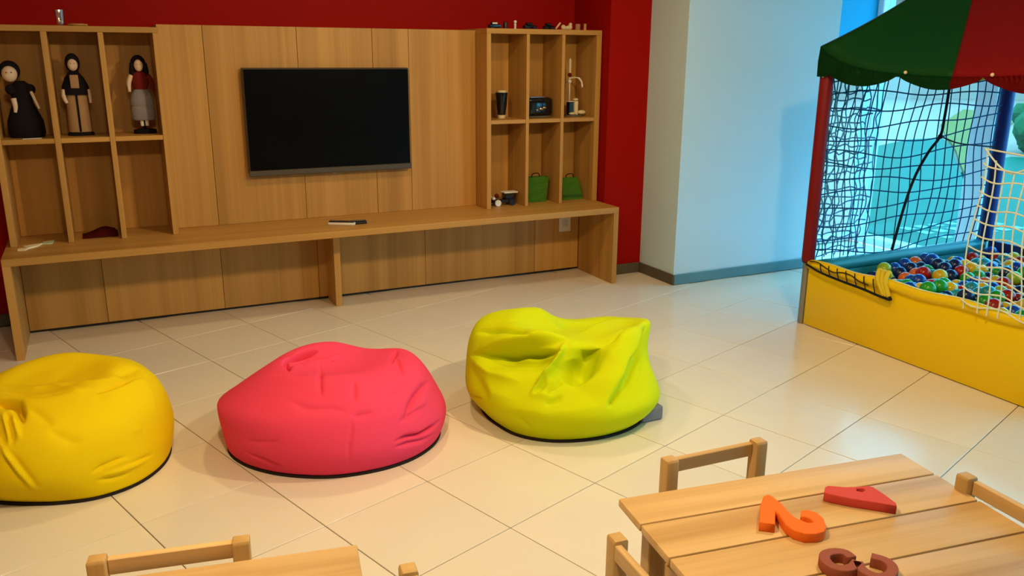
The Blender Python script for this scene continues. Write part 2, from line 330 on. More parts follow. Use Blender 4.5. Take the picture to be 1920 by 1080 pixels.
STROKES = {"pink":[["g",-0.06,0.012,[-187,71,334,-131,114,331,-76,139,329,-22,156,329]],["g",-0.035,0.008,[-169,90,333,-181,37,333,-186,-21,333,-191,-78,335]],["s",0.038,0.008,0.08,[170,120,300,105,98,304,35,75,311,-19,48,312,-80,39,314,-139,18,321,-194,-24,334]],["g",-0.008,0.005,[-36,-405,243,-43,-428,198,-55,-438,158,-61,-440,112,-58,-420,52]],["g",-0.01,0.01,[-36,-405,243,-10,-404,243,20,-401,244,55,-397,242]],["g",-0.012,0.009,[-50,11,311,-91,-176,336,-113,-257,323,-123,-312,301]],["g",-0.01,0.009,[13,-267,328,8,-306,314,-4,-339,297,-14,-366,280]],["g",-0.008,0.014,[-246,-249,293,-210,-297,287,-187,-331,277,-144,-351,276,-103,-364,275,-63,-384,265,-35,-399,251]],["g",-0.012,0.008,[307,83,302,275,17,306,235,-70,317,205,-149,324]],["g",-0.01,0.008,[268,-27,310,245,-127,318,232,-197,313,224,-245,301]],["g",-0.02,0.012,[376,-154,231,299,-253,247,246,-314,237,209,-357,214,177,-390,187]],["g",-0.03,0.008,[369,-282,102,302,-347,106,235,-391,107,176,-415,122,117,-433,122]],["g",-0.018,0.009,[323,-327,68,244,-384,77,182,-414,92,117,-434,98]],["g",-0.014,0.01,[285,-319,189,236,-352,196,192,-383,187,148,-403,187]],["g",0.008,0.014,[313,-279,206,267,-323,204,231,-353,200,188,-374,206]],["g",-0.009,0.014,[99,-347,281,148,-325,283,199,-289,287,255,-234,292]],["g",-0.01,0.012,[-405,-178,82,-373,-230,79,-345,-264,74,-307,-295,60,-273,-314,45]],["g",-0.006,0.01,[-397,-218,137,-363,-270,147,-325,-313,158,-287,-347,168]],["g",-0.006,0.018,[-251,-35,325,-215,-79,333,-176,-118,336,-138,-171,337]],["g",-0.008,0.02,[-268,126,292,-213,151,312,-161,147,332,-103,162,337]]],"yellow":[["s",-0.026,0.009,0.1,[149,-227,342,190,-202,341,231,-168,337,268,-122,334,310,-76,320,352,-49,293]],["g",-0.01,0.012,[147,-225,343,200,-188,342,250,-141,338,302,-70,327]],["g",-0.014,0.03,[216,-76,358,248,-54,353,280,-17,343,313,43,326]],["g",0.01,0.03,[-176,15,341,-135,-2,334,-95,-28,331,-52,-57,332,-17,-57,331,26,-69,333,68,-85,337,110,-111,347,150,-118,355,188,-110,358,223,-82,357]],["g",-0.007,0.016,[-166,-78,345,-120,-109,344,-73,-155,349,-28,-182,352,17,-196,355,64,-205,356]],["g",-0.055,0.011,[-193,-126,343,-148,-170,348,-107,-207,348,-91,-269,332,-83,-324,307]],["g",-0.02,0.014,[-189,-160,340,-158,-187,343,-128,-214,343,-106,-234,341]],["g",0.012,0.008,[-150,-236,332,-140,-287,315,-131,-330,293,-127,-360,268]],["g",-0.012,0.006,[-135,-245,332,-124,-303,311,-118,-348,283,-117,-376,252]],["g",0.01,0.007,[-116,-264,330,-111,-303,313,-102,-343,291,-95,-370,268]],["g",-0.012,0.006,[-155,-266,320,-153,-306,302,-146,-343,279,-140,-368,252]],["g",0.014,0.01,[-155,-352,266,-144,-377,233,-127,-392,206,-109,-403,167,-88,-406,129,-69,-391,83]],["g",-0.01,0.01,[-133,-376,242,-117,-393,213,-99,-404,178,-78,-408,135,-55,-397,89]],["g",-0.01,0.01,[-164,-361,249,-146,-385,209,-129,-397,178,-104,-403,135,-88,-382,76]],["g",-0.012,0.01,[103,-399,113,142,-387,123,185,-368,127,226,-345,127]],["g",0.01,0.01,[132,-390,90,176,-374,87,218,-353,84,261,-325,81,307,-281,74]],["g",0.006,0.01,[142,-387,113,176,-374,117,208,-357,117,240,-338,107]],["g",-0.01,0.009,[117,-392,77,156,-381,68,195,-365,65,237,-343,61]],["g",-0.008,0.009,[227,-348,94,257,-327,91,289,-300,87,321,-265,80]],["g",-0.006,0.02,[-9,-360,288,24,-381,265,59,-392,239,95,-389,227]],["g",0.004,0.015,[257,-311,204,269,-301,204,280,-291,201,289,-286,185]],["g",-0.007,0.016,[-80,-237,344,-46,-281,332,-16,-323,313,9,-357,290]],["g",0.006,0.02,[-11,-24,327,40,-120,340,88,-201,356,136,-208,351]]],"green":[["g",-0.085,0.016,[-409,100,250,-389,15,286,-352,-44,315,-314,-98,330,-271,-144,345,-235,-189,346,-191,-231,347,-146,-265,344]],["g",-0.055,0.035,[-397,20,275,-375,-57,284,-334,-118,300,-295,-167,306,-254,-210,311,-210,-242,318,-162,-269,326]],["s",-0.055,0.007,0.09,[-85,-223,377,-135,-202,380,-183,-180,379,-219,-155,375,-258,-121,365,-298,-85,349,-338,-47,328,-372,-9,304,-400,45,273]],["g",0.055,0.014,[-108,-222,379,-151,-259,348,-186,-269,308,-224,-285,272,-272,-297,239,-315,-304,208]],["g",-0.015,0.008,[-297,-301,222,-278,-297,236,-252,-298,250,-233,-297,259]],["g",-0.06,0.055,[-105,-297,325,-109,-322,292,-128,-350,266,-146,-383,239]],["g",-0.055,0.045,[23,-304,359,-24,-314,331,-64,-336,293,-107,-361,264]],["s",0.055,0.007,0.09,[212,-194,358,103,-292,363,43,-311,343,0,-333,308,-45,-360,278,-96,-374,258,-148,-388,235]],["g",-0.055,0.01,[249,-163,354,192,-210,361,137,-256,366,93,-286,366]],["g",-0.022,0.009,[-180,-327,263,-210,-340,244,-243,-344,226,-273,-347,208]],["g",-0.02,0.009,[-241,-291,259,-263,-310,236,-289,-315,219,-313,-318,201]],["g",-0.018,0.009,[-212,-387,213,-242,-392,195,-272,-384,184,-291,-371,180]],["g",0.014,0.009,[-207,-326,253,-221,-338,240,-246,-347,223,-260,-358,209]],["s",-0.062,0.007,0.085,[370,-130,377,275,-228,368,218,-277,339,172,-324,304,118,-364,279,73,-408,249,22,-447,220,-24,-476,195,-69,-498,168]],["g",-0.035,0.01,[58,-421,239,17,-452,216,-30,-480,191,-69,-498,168]],["g",-0.016,0.01,[335,-183,374,277,-236,357,231,-286,319,176,-330,296]],["g",-0.014,0.012,[242,-293,303,177,-353,273,114,-402,248,62,-447,218]],["g",-0.008,0.012,[261,-301,274,227,-347,254,189,-389,235,155,-423,218]],["g",-0.034,0.02,[-354,166,331,-330,94,357,-303,42,371,-272,-17,380,-247,-80,381,-229,-142,374]],["g",-0.006,0.014,[-305,205,363,-268,126,385,-225,79,395,-154,75,383]],["s",-0.045,0.01,0.08,[29,-97,351,132,-41,343,233,12,332,315,23,332,380,0,344]],["g",-0.03,0.02,[-9,41,351,89,99,328,159,101,327,231,108,321,294,96,322,349,71,329]],["g",0.014,0.022,[-413,112,236,-416,-5,241,-407,-83,233,-379,-150,239,-351,-205,237,-325,-249,233]],["g",-0.008,0.025,[-430,65,211,-442,-33,188,-443,-114,165,-435,-178,142]],["g",-0.008,0.008,[-450,17,98,-455,-34,107,-455,-81,118,-452,-116,130]],["g",-0.008,0.014,[-381,-299,108,-366,-318,98,-345,-332,77,-330,-334,57]],["g",0.008,0.03,[-429,-38,214,-427,-110,196,-426,-169,170,-398,-232,175,-371,-284,172]],["g",0.012,0.018,[-328,-300,201,-297,-324,208,-275,-350,205,-249,-382,198]],["g",0.01,0.035,[-401,-262,144,-369,-313,146,-329,-360,153,-297,-398,147,-250,-429,157,-212,-451,160,-171,-467,167,-118,-483,171,-62,-492,175,-6,-494,180,55,-485,185,129,-474,177]]]}
def cr_periodic(P, n):
    m = len(P); t = np.arange(n)*m/n; i = np.floor(t).astype(int); u = (t-i).reshape(-1, *[1]*(P.ndim-1))
    a, b, c, d = P[(i-1) % m], P[i % m], P[(i+1) % m], P[(i+2) % m]
    return .5*((2*b)+(-a+c)*u+(2*a-5*b+4*c-d)*u*u+(-a+3*b-3*c+d)*u**3)
def cr_open(P, n):
    K = len(P); Q = np.concatenate([2*P[:1]-P[1:2], P, 2*P[-1:]-P[-2:-1]]); t = np.linspace(0, K-1, n); i = np.minimum(np.floor(t).astype(int), K-2); u = (t-i).reshape(-1, *[1]*(P.ndim-1))
    a, b, c, d = Q[i], Q[i+1], Q[i+2], Q[i+3]
    return .5*((2*b)+(-a+c)*u+(2*a-5*b+4*c-d)*u*u+(-a+3*b-3*c+d)*u**3)
def bag_surface(D, nt, nr):
    rc, rb, zb, rs, zs, ru, zu = np.array(D['C']); zc = D['zc']
    z0 = np.zeros(NA); th = 2*PI*np.arange(NA)/NA
    R = np.stack([rc*.9, rc, rb, rs, ru, ru*.5, 0*ru]); Z = np.stack([z0, z0+.012, zb, zs, zu, zu*.5+zc*.5, z0+zc])
    G = np.stack([R*np.cos(th), R*np.sin(th), Z], -1)
    G = cr_periodic(G.transpose(1, 0, 2), nt); return cr_open(G.transpose(1, 0, 2), nr)
def normals(G):
    du = np.roll(G, -1, 1)-np.roll(G, 1, 1); dv = np.gradient(G, axis=0)
    n = np.cross(du, dv); n /= np.maximum(np.linalg.norm(n, axis=-1, keepdims=True), 1e-9); n[-1] = (0, 0, 1)
    return n
def fold(G, strokes, seed):
    nr, nt, _ = G.shape; N = normals(G); V = G.reshape(-1, 3); Nn = N.reshape(-1, 3); disp = np.zeros(len(V))
    rng = np.random.default_rng(seed)
    for s in strokes:
        kind, A, w = s[0], s[1], s[2]; pts = np.array(s[-1], float).reshape(-1, 3)/1000
        best = np.full(len(V), 9.); side = np.zeros(len(V)); par = np.zeros(len(V)); L = len(pts)-1
        for i in range(L):
            a, c = pts[i], pts[i+1]; t = c-a; l2 = max(t@t, 1e-9); k = np.clip(((V-a)@t)/l2, 0, 1); q = a+k[:, None]*t; d = V-q; dd = np.sqrt((d*d).sum(1))
            m = dd < best; best[m] = dd[m]; par[m] = ((i+k)/L)[m]
            if kind == 's':
                lt = np.cross(Nn[m], t); lt /= np.maximum(np.linalg.norm(lt, axis=1, keepdims=True), 1e-9); side[m] = (d[m]*lt).sum(1)
        taper = np.sin(np.clip(np.minimum(par, 1-par)/.36, 0, 1)*PI/2)**1.2*.97+.03
        end = np.where((par <= 0) | (par >= 1), 1, 0)
        if kind == 'g':
            ww = w*(.45+.55*taper); disp += A*1.15*taper*np.exp(-(best/ww)**1.5)
        else:
            lam = s[3]; disp += A*taper*np.tanh(side/w)*np.exp(-(best/lam)**2)*.6
    return (V+Nn*disp[:, None]).reshape(nr, nt, 3)
def make_bag(key, name, label, fab, seed):
    D = BAGS[key]; t = thing(name, label, 'bean bag', (D['c'][0], D['c'][1], 0), 0)
    nt, nr = 384, 190
    G = bag_surface(D, nt, nr); G = fold(G, STROKES[key], seed)
    # soft slack wrinkles in the cloth
    x, y, z = G[..., 0], G[..., 1], G[..., 2]
    rng = np.random.default_rng(seed); N = normals(G); wob = 0
    for _ in range(9):
        k = rng.normal(0, 1, 3)*np.array([9, 9, 14]); ph = rng.uniform(0, 6.28); wob = wob+np.sin(x*k[0]+y*k[1]+z*k[2]+ph)
    edge = np.clip((z-.02)/.06, 0, 1)
    G = G+N*(wob*.0011*edge)[..., None]
    G[..., 2] = np.maximum(G[..., 2], .004)+.007
    V = G[:-1].reshape(-1, 3).tolist()+[[float(v) for v in G[-1, 0]]]
    F = []
    for j in range(nr-2):
        o = j*nt
        for i in range(nt):
            k = (i+1) % nt; F.append((o+i, o+k, o+nt+k, o+nt+i))
    top = len(V)-1; o = (nr-2)*nt
    for i in range(nt): F.append((o+i, o+(i+1) % nt, top))
    F.append(tuple(range(nt))[::-1])
    me = bpy.data.meshes.new('cover'); me.from_pydata(V, [], F); me.polygons.foreach_set('use_smooth', [True]*len(me.polygons)); me.materials.append(fab)
    link(bpy.data.objects.new('cover', me), t)
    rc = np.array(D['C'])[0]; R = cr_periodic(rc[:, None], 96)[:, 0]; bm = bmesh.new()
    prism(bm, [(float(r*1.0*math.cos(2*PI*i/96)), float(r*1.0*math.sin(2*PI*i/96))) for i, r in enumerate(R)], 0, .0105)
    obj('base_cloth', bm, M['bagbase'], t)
    return t
make_bag('yellow', 'bean_bag', 'bright yellow fabric bean bag cut by the left edge, nearest the bench leg', M['f_yellow'], 1)
make_bag('pink', 'bean_bag', 'hot pink fabric bean bag with a handle slit, in the middle of the floor', M['f_pink'], 2)
gb = make_bag('green', 'bean_bag', 'lime green crumpled fabric bean bag with deep folds in front of the right shelves', M['f_green'], 3)
bm = bmesh.new(); box(bm, .20, .315, -.375, -.20, .0, .066, bev=.008)
lin = obj('liner_panel', bm, M['bagliner'], gb); lin['label'] = 'grey inner liner showing under the cover'

# ------------------------------------------------------------------ ball pit tent
TX, TY, TX2, TY2 = 3.72, 3.60, 5.29, 2.03
tent = thing('ball_pit', 'ball pit tent with green and red canopy, yellow front panel and netting', 'ball pit', (TX, TY, 0))
def tl(p): return (p[0]-TX, p[1]-TY, p[2])
def tb(nm, x0, x1, y0, y1, z0, z1, m, bev=.01, seg=2): return obj(nm, B(x0-TX, x1-TX, y0-TY, y1-TY, z0, z1, bev=bev, seg=seg), M[m], tent, auto=40)
def rod(nm, x, y, z0, z1, r, m, n=16):
    bm = bmesh.new(); lathe(bm, [(r*.9, z0), (r, z0+.012), (r, z1-.012), (r*.9, z1)], (x-TX, y-TY, 0), n); return obj(nm, bm, M[m], tent, auto=50)
for (x, y, m, lb_) in ((3.735, 3.60, 'v_red', 'red padded corner post'), (5.29, 3.57, 'v_blue', 'blue padded corner post'), (5.29, 2.06, 'v_green', 'green padded corner post'), (3.735, 2.06, 'v_yellow', 'yellow padded corner post')):
    o = rod('padded_post', x, y, .385, 1.475, .037 if m != 'v_blue' else .046, m); o['label'] = lb_
    rod('leg_pole', x-.006, y, 0, .384, .021, 'steel', 12)
    rod('clamp', x-.004, y, .376, .392, .030, 'black', 12)
tb('front_panel', 3.722, 3.735, 2.05, 3.575, .004, .372, 'v_yellow', .004)
# soft front rim that sags a little between the posts
bm = bmesh.new(); tube(bm, [tl((3.732, 3.572-1.52*k/24, .372+.03*(k/24)+.006*math.sin(k*.9))) for k in range(25)], .030, 12)
obj('front_rim', bm, M['v_yellow'], tent, True)
tb('back_panel', 3.76, 5.26, 3.545, 3.60, .004, .335, 'v_teal', .01)
bm = bmesh.new(); tube(bm, [tl((3.765+1.49*k/12, 3.572, .350)) for k in range(13)], .042, 14); obj('back_rim', bm, M['v_teal'], tent, True)
tb('side_panel', 5.27, 5.31, 2.09, 3.53, .004, .39, 'v_blue', .01)
tb('near_panel', 3.76, 5.26, 2.035, 2.07, .004, .39, 'v_red', .01)
tb('mat', 3.737, 5.268, 2.072, 3.543, .0, .05, 'v_blue', .005)
for (p0, p1) in (((3.735, 3.6), (5.29, 3.57)), ((5.29, 3.57), (5.29, 2.06)), ((5.29, 2.06), (3.735, 2.06)), ((3.735, 2.06), (3.735, 3.6))):
    bm = bmesh.new(); tube(bm, [tl((p0[0], p0[1], 1.488)), tl((p1[0], p1[1], 1.488))], .012, 8); obj('top_rail', bm, M['steel'], tent, True)
APEX = Vector((4.25, 3.12, 2.13))
def eave(P0, P1, s):      # peaked corners, sagging between
    L = (Vector(P1)-Vector(P0)).length; d = min(s, 1-s)*L
    z = 1.472+.145*math.exp(-d/.20)
    q = Vector(P0).lerp(Vector(P1), s); return Vector((q[0], q[1], z))
def canopy(P0, P1, s0, s1, m, lab, out):
    bm = bmesh.new(); nu, nv = 24, 12; g = []
    for j in range(nv+1):
        r = j/nv; row = []
        for i in range(nu+1):
            e = eave(P0, P1, s0+(s1-s0)*i/nu); q = e.lerp(APEX, r); q.z -= .035*math.sin(PI*r)
            row.append(bm.verts.new(tl(q)))
        g.append(row)
    for j in range(nv):
        for i in range(nu): bm.faces.new((g[j][i], g[j][i+1], g[j+1][i+1], g[j+1][i]))
    bmesh.ops.remove_doubles(bm, verts=bm.verts[:], dist=1e-5)
    bmesh.ops.solidify(bm, geom=bm.faces[:], thickness=.004)
    o = obj('canopy_panel', bm, M[m], tent, True); o['label'] = lab+' canopy panel'
    # scalloped valance
    bm = bmesh.new(); L = (Vector(P1)-Vector(P0)).length; n = 60; up = []; dn = []
    for i in range(n+1):
        s = s0+(s1-s0)*i/n; e = eave(P0, P1, s); dist = s*L
        u = (dist-.075)/.468
        if dist < .075 or L-dist < .03: zb = 1.452
        else: zb = 1.475-.065*math.sin(PI*(u % 1.0))**.75
        w = Vector(out)*(.006+.004*math.sin(i*.5))
        up.append((bm.verts.new(tl(e)), bm.verts.new(tl((e+Vector((0, 0, 0)))*.5+Vector((e.x, e.y, zb))*.5+w*1.5)))); dn.append(bm.verts.new(tl(Vector((e.x, e.y, zb))+w)))
    for i in range(n):
        bm.faces.new((up[i][0], up[i+1][0], up[i+1][1], up[i][1])); bm.faces.new((up[i][1], up[i+1][1], dn[i+1], dn[i]))
    bmesh.ops.solidify(bm, geom=bm.faces[:], thickness=.003)
    v = obj('valance', bm, M[m], o, True)
    return o
CA, CB, CC, CD = (3.695, 3.63, 0), (3.695, 2.02, 0), (5.33, 2.02, 0), (5.33, 3.63, 0)
canopy(CA, CB, 0, .525, 'v_green', 'dark green', (-1, 0, 0)); canopy(CA, CB, .525, 1, 'v_roofred', 'red', (-1, 0, 0))
canopy(CB, CC, 0, .5, 'v_yellow', 'yellow', (0, -1, 0)); canopy(CB, CC, .5, 1, 'v_blue', 'blue', (0, -1, 0))
canopy(CC, CD, 0, .5, 'v_green', 'dark green', (1, 0, 0)); canopy(CC, CD, .5, 1, 'v_roofred', 'red', (1, 0, 0))
canopy(CD, CA, 0, .5, 'v_yellow', 'yellow', (0, 1, 0)); canopy(CD, CA, .5, 1, 'v_blue', 'blue', (0, 1, 0))
for y, z in ((3.043, 1.488), (2.576, 1.488)):
    bm = bmesh.new(); ball(bm, tl((3.688, y, z)), .009, sub=2); obj('snap', bm, M['cream'], tent, True)
bm = bmesh.new(); ball(bm, tl((3.695, 3.59, 1.455)), .008, sub=2); obj('snap', bm, M['white'], tent, True)
# back net
rng = random.Random(5)
bm = bmesh.new()
def strand(bm, pts, r, n=4): tube(bm, smoothpath(pts, 3), r, n, cap=False)
def wav(x, z): return .018*math.sin(5*x+3*z)+.012*math.sin(11*x-7*z)
for k in range(19):
    x = 3.80+1.42*k/18
    strand(bm, [tl((x+wav(x, z)+.05*math.sin(PI*(z-.4))*(-.5 if x < 4.6 else .2), 3.572+.01*math.sin(9*z+x), z)) for z in [.39+1.09*i/9 for i in range(10)]], .0042)
for k in range(13):
    z = .45+1.0*k/12
    strand(bm, [tl((x, 3.572+.008*math.sin(7*x), z+wav(z*2, x)*1.1-.03*math.sin(PI*(x-3.76)/1.5))) for x in [3.765+1.49*i/12 for i in range(13)]], .0040)
o = obj('back_net', bm, M['net_dark'], tent, True); o['kind'] = 'stuff'; o['label'] = 'dark blue square mesh net'
bm = bmesh.new()
for k in range(11):            # slack gathered netting beside the red post
    x = 3.785+.40*(k/10)**1.1
    strand(bm, [tl((x+rng.uniform(-.014, .014), 3.600+rng.uniform(-.02, .02), z+rng.uniform(-.01, .01))) for z in [.40+1.07*i/16 for i in range(17)]], .0056 if k < 4 else .0044)
for k in range(25):
    z = .42+1.03*k/24+rng.uniform(-.012, .012)
    xe = 4.20-.10*abs(math.sin(k*.8))
    strand(bm, [tl((3.77+(xe-3.77)*i/7, 3.600+rng.uniform(-.02, .02), z+rng.uniform(-.013, .013))) for i in range(8)], .0044)
o = obj('gathered_net', bm, M['net_pale'], tent, True); o['kind'] = 'stuff'; o['label'] = 'tangled blue net bunched beside the red post'
bm = bmesh.new()
tube(bm, smoothpath([tl(p) for p in ((4.715, 3.556, 1.47), (4.71, 3.556, 1.36), (4.704, 3.556, 1.205), (4.689, 3.556, 1.092), (4.603, 3.556, .998), (4.513, 3.556, .855), (4.452, 3.556, .676), (4.391, 3.556, .40))]), .0085, 8)
tube(bm, smoothpath([tl(p) for p in ((4.689, 3.556, 1.092), (4.85, 3.555, 1.045), (5.05, 3.555, 1.02), (5.26, 3.556, 1.0))]), .005, 6)
ball(bm, tl((4.689, 3.554, 1.09)), .016)
obj('net_cord', bm, M['cord'], tent, True)
# white curtain net on the open front
bm = bmesh.new()
def fy(y, z): return y+.012*math.sin(9*z+y*3)
ys = [2.562-.0495*k for k in range(10)]
def ztop(y): return 1.155-.10*math.sin(min(1, (2.562-y)/.16)*PI*.5)+.45*max(0, (2.42-y))
for k, y in enumerate(ys):
    zt = ztop(y); strand(bm, [tl((3.702+.01*math.sin(z*8+k), fy(y-.03*(1-(z-.4)/.75)*(k > 0), z), z)) for z in [.385+(zt-.385)*i/9 for i in range(10)]], .0042)
for k in range(12):
    z = .43+.066*k
    yy = [y for y in [2.568-.0495*i for i in range(10)] if ztop(y) > z]
    if len(yy) > 1: strand(bm, [tl((3.702+.01*math.sin(z*8+i), y, z-.012*math.sin(i*1.2)-.018*math.sin((2.568-y)*6))) for i, y in enumerate(yy)], .0040)
strand(bm, [tl((3.702, y, ztop(y))) for y in [2.562-.03*i for i in range(16)]], .0045)
strand(bm, [tl((3.702, 2.20, ztop(2.2))), tl((3.70, 2.17, 1.30)), tl((3.70, 2.12, 1.47))], .0045)
o = obj('front_net', bm, M['net_white'], tent, True); o['kind'] = 'stuff'; o['label'] = 'white square mesh net hanging over the open front'
# folded net lying over the front rim
bm = bmesh.new()
tube(bm, smoothpath([tl(p) for p in ((3.70, 3.575, .375), (3.697, 3.454, .352), (3.695, 3.293, .340), (3.695, 3.141, .332), (3.694, 3.033, .322), (3.694, 2.957, .322), (3.697, 3.0, .355), (3.70, 3.02, .395), (3.715, 3.03, .415))]), [.006]*8+[.007]*40+[.004], 6)
tube(bm, smoothpath([tl((3.700-.002*(k % 2), 3.55-.062*k, .398-.004*k+.012*math.sin(k*1.7))) for k in range(8)], 4), .0032, 5)
for k in range(7):
    y = 3.46-.063*k; tube(bm, smoothpath([tl((3.705, y+.012, .402)), tl((3.696, y, .375)), tl((3.694, y-.02, .344-.003*k))], 4), .003, 5)
obj('rim_net_edge', bm, M['cord'], tent, True)
bm = bmesh.new()
for k in range(3): tube(bm, smoothpath([tl((3.76, 3.09-.03*k, .425)), tl((3.728, 3.08-.03*k, .452)), tl((3.699, 3.06-.025*k, .415)), tl((3.693, 3.03-.02*k, .372)), tl((3.692, 3.0-.015*k, .335))], 5), .013, 8)
obj('rim_net_fold', bm, M['net_yellow'], tent, True)
# balls
BR = .043
bmesh_ball = bmesh.new(); ball(bmesh_ball, (0, 0, 0), BR, sub=3)
bcols = [('navy', (.006, .018, .10), 9), ('blue', (.005, .06, .42), 7), ('red', (.42, .012, .010), 6), ('yellow', (.78, .50, .01), 6), ('green', (.02, .34, .03), 5), ('lime', (.38, .56, .02), 2), ('orange', (.78, .16, .02), 2), ('teal', (.02, .30, .36), 3)]
bmesh_me = {}
for i, (n, c, w) in enumerate(bcols):
    me = bpy.data.meshes.new('ball_'+n); bmesh_ball.to_mesh(me); me.polygons.foreach_set('use_smooth', [True]*len(me.polygons)); me.materials.append(mat(n+'_ball_plastic', c, .22, .5)); bmesh_me[n] = me
bmesh_ball.free()
def pile(x, y): return .285+.035*math.exp(-((x-4.6)**2+(y-3.2)**2)/.12)+.05*max(0, min(1, (3.45-y)/.9))+.03*math.sin(7*x+2)*math.sin(6*y)
names = [n for n, c, w in bcols for _ in range(w)]
low = bmesh.new(); cnt = 0
row = 0; y = 2.12
while y < 3.505:
    x = 3.815+(.045 if row % 2 else 0)
    while x < 5.222:
        jx, jy = x+rng.uniform(-.0018, .0018), y+rng.uniform(-.0018, .0018)
        vis = jy > .575*jx-.13
        n = rng.choice(names); z = pile(jx, jy)+rng.uniform(-.028, .028)
        if vis and cnt < 296:
            o = link(bpy.data.objects.new('play_ball', bmesh_me[n])); o.location = (jx, jy, z); cnt += 1
            zone = 'behind the white net of the ball pit' if jy < .69*jx else ('against the yellow front rim of the ball pit' if jx < 3.95 else ('along the teal back wall of the ball pit' if jy > 3.36 else 'in the open middle of the ball pit'))
            cn = {'lime': 'lime green', 'navy': 'dark navy'}.get(n, n)
            tag(o, cn+' plastic ball lying '+zone, 'ball', cn+' balls '+zone)
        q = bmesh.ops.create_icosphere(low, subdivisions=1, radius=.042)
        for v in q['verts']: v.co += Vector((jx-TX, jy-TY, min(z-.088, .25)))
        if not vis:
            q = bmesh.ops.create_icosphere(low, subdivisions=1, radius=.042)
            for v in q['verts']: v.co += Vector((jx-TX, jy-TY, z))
        x += .090
    y += .0785; row += 1
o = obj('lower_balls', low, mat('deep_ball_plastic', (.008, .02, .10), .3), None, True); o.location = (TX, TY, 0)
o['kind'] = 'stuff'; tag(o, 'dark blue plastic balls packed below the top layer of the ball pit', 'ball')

# ------------------------------------------------------------------ children's tables and chairs
ZT = .50
def make_table(name, label, W, planks, loc, rz):
    t = thing(name, label, 'table', loc, rz)           # origin: far-left corner on the floor, x to the right, -y toward the viewer
    y = 0
    for w in planks:
        obj('plank', B(0, W, y-w+.0025, y-.0025, ZT-.022, ZT, bev=.004, seg=2), M['bx'], t, auto=40); y -= w
    D = -y
    for x in (.055, W-.055-.045):
        for yy in (-.075, -D+.03): obj('leg', B(x, x+.045, yy, yy+.045, 0, ZT-.0225, bev=.003), M['bz'], t)
    obj('apron', B(.1005, W-.1005, -.070, -.050, ZT-.085, ZT-.0225, bev=.002), M['bx'], t); obj('apron', B(.1005, W-.1005, -D+.05, -D+.07, ZT-.085, ZT-.0225, bev=.002), M['bx'], t)
    for x in (.066, W-.086): obj('side_rail', B(x, x+.02, -D+.0755, -.0755, ZT-.085, ZT-.0225, bev=.002), M['by'], t)
    return t
make_table('play_table', 'low slatted beech table with three foam numbers on it, right foreground', .862, (.128, .143, .146, .143), (1.072, 1.572, 0), math.radians(-8.6))
make_table('play_table', 'low slatted beech table at the bottom edge left of the other table', .862, (.135, .143, .143, .143), (.428-.862*math.cos(math.radians(11)), 1.655+.862*math.sin(math.radians(11)), 0), math.radians(-11))
def make_chair(name, label, loc, rz, W=.327, P=.037, H=.548):
    """back faces -y (toward its table): origin between the back posts, on the floor"""
    t = thing(name, label, 'chair', loc, rz, None)
    h = W/2; D = .27
    for s in (-1, 1):
        xc = s*(h-P/2)
        bm = B(xc-P/2, xc+P/2, -P/2, P/2, 0, H, bev=.004, seg=2)
        for v in bm.verts:
            if v.co.z > H-.01: v.co.z -= .010*((v.co.y)/(P/2))**2
        obj('back_post', bm, M['bz'], t, auto=40)
        obj('front_leg', B(xc-P/2, xc+P/2, -D-P/2, -D+P/2, 0, .262, bev=.003), M['bz'], t)
        obj('side_rail', B(xc-.009, xc+.009, -D+P/2+.0005, -P/2-.0005, .20, .24, bev=.002), M['by'], t)
    obj('top_rail', B(-h+P+.0005, h-P-.0005, .000, .017, H-.052, H-.014, bev=.002), M['bx'], t)
    obj('lower_rail', B(-h+P+.0005, h-P-.0005, -.008, .008, .36, .395, bev=.002), M['bx'], t)
    for k in range(3): obj('seat_slat', B(-h-.004, h+.004, -.03-.092*(k+1)+.004, -.03-.092*k, .2625, .28, bev=.003), M['bx'], t)
    return t
G_ = 'low beech chairs around the tables'
c1 = make_chair('play_chair', 'beech child chair tucked behind the far edge of the table with foam numbers', (1.412, 1.618, 0), math.radians(-3))
c1['group'] = G_
dup(c1, (.925, 1.225, 0), math.radians(85), 'beech child chair at the left end of the table with foam numbers')
dup(c1, (1.885, 1.080, 0), math.radians(-95), 'beech child chair at the right end of the table with foam numbers')
dup(c1, (.045, 1.745, 0), math.radians(-11), 'beech child chair behind the cut-off table at the bottom edge')
dup(c1, (.462, 1.315, 0), math.radians(-98), 'beech child chair at the right end of the cut-off table, only a post top showing')

# foam numbers
def curve_mesh(name, loops, z0, thick, m, label):
    cu = bpy.data.curves.new(name, 'CURVE'); cu.dimensions = '2D'; cu.fill_mode = 'BOTH'; cu.extrude = thick/2-.002; cu.bevel_depth = .002; cu.bevel_resolution = 1; cu.offset = -.002
    c = np.mean(np.array(loops[0]), 0)
    for L in loops:
        sp = cu.splines.new('POLY'); sp.points.add(len(L)-1); sp.use_cyclic_u = True
        for p_, (x, y) in zip(sp.points, L): p_.co = (x-c[0], y-c[1], 0, 1)
    tmp = bpy.data.objects.new('tmp', cu); COL.objects.link(tmp)
    me = bpy.data.meshes.new_from_object(tmp.evaluated_get(bpy.context.evaluated_depsgraph_get())); bpy.data.objects.remove(tmp)
    me.name = name; me.materials.clear(); me.materials.append(m)
    o = link(bpy.data.objects.new(name, me)); o.location = (c[0], c[1], z0+thick/2)
    return tag(o, label, 'foam number', 'foam numbers on the table')
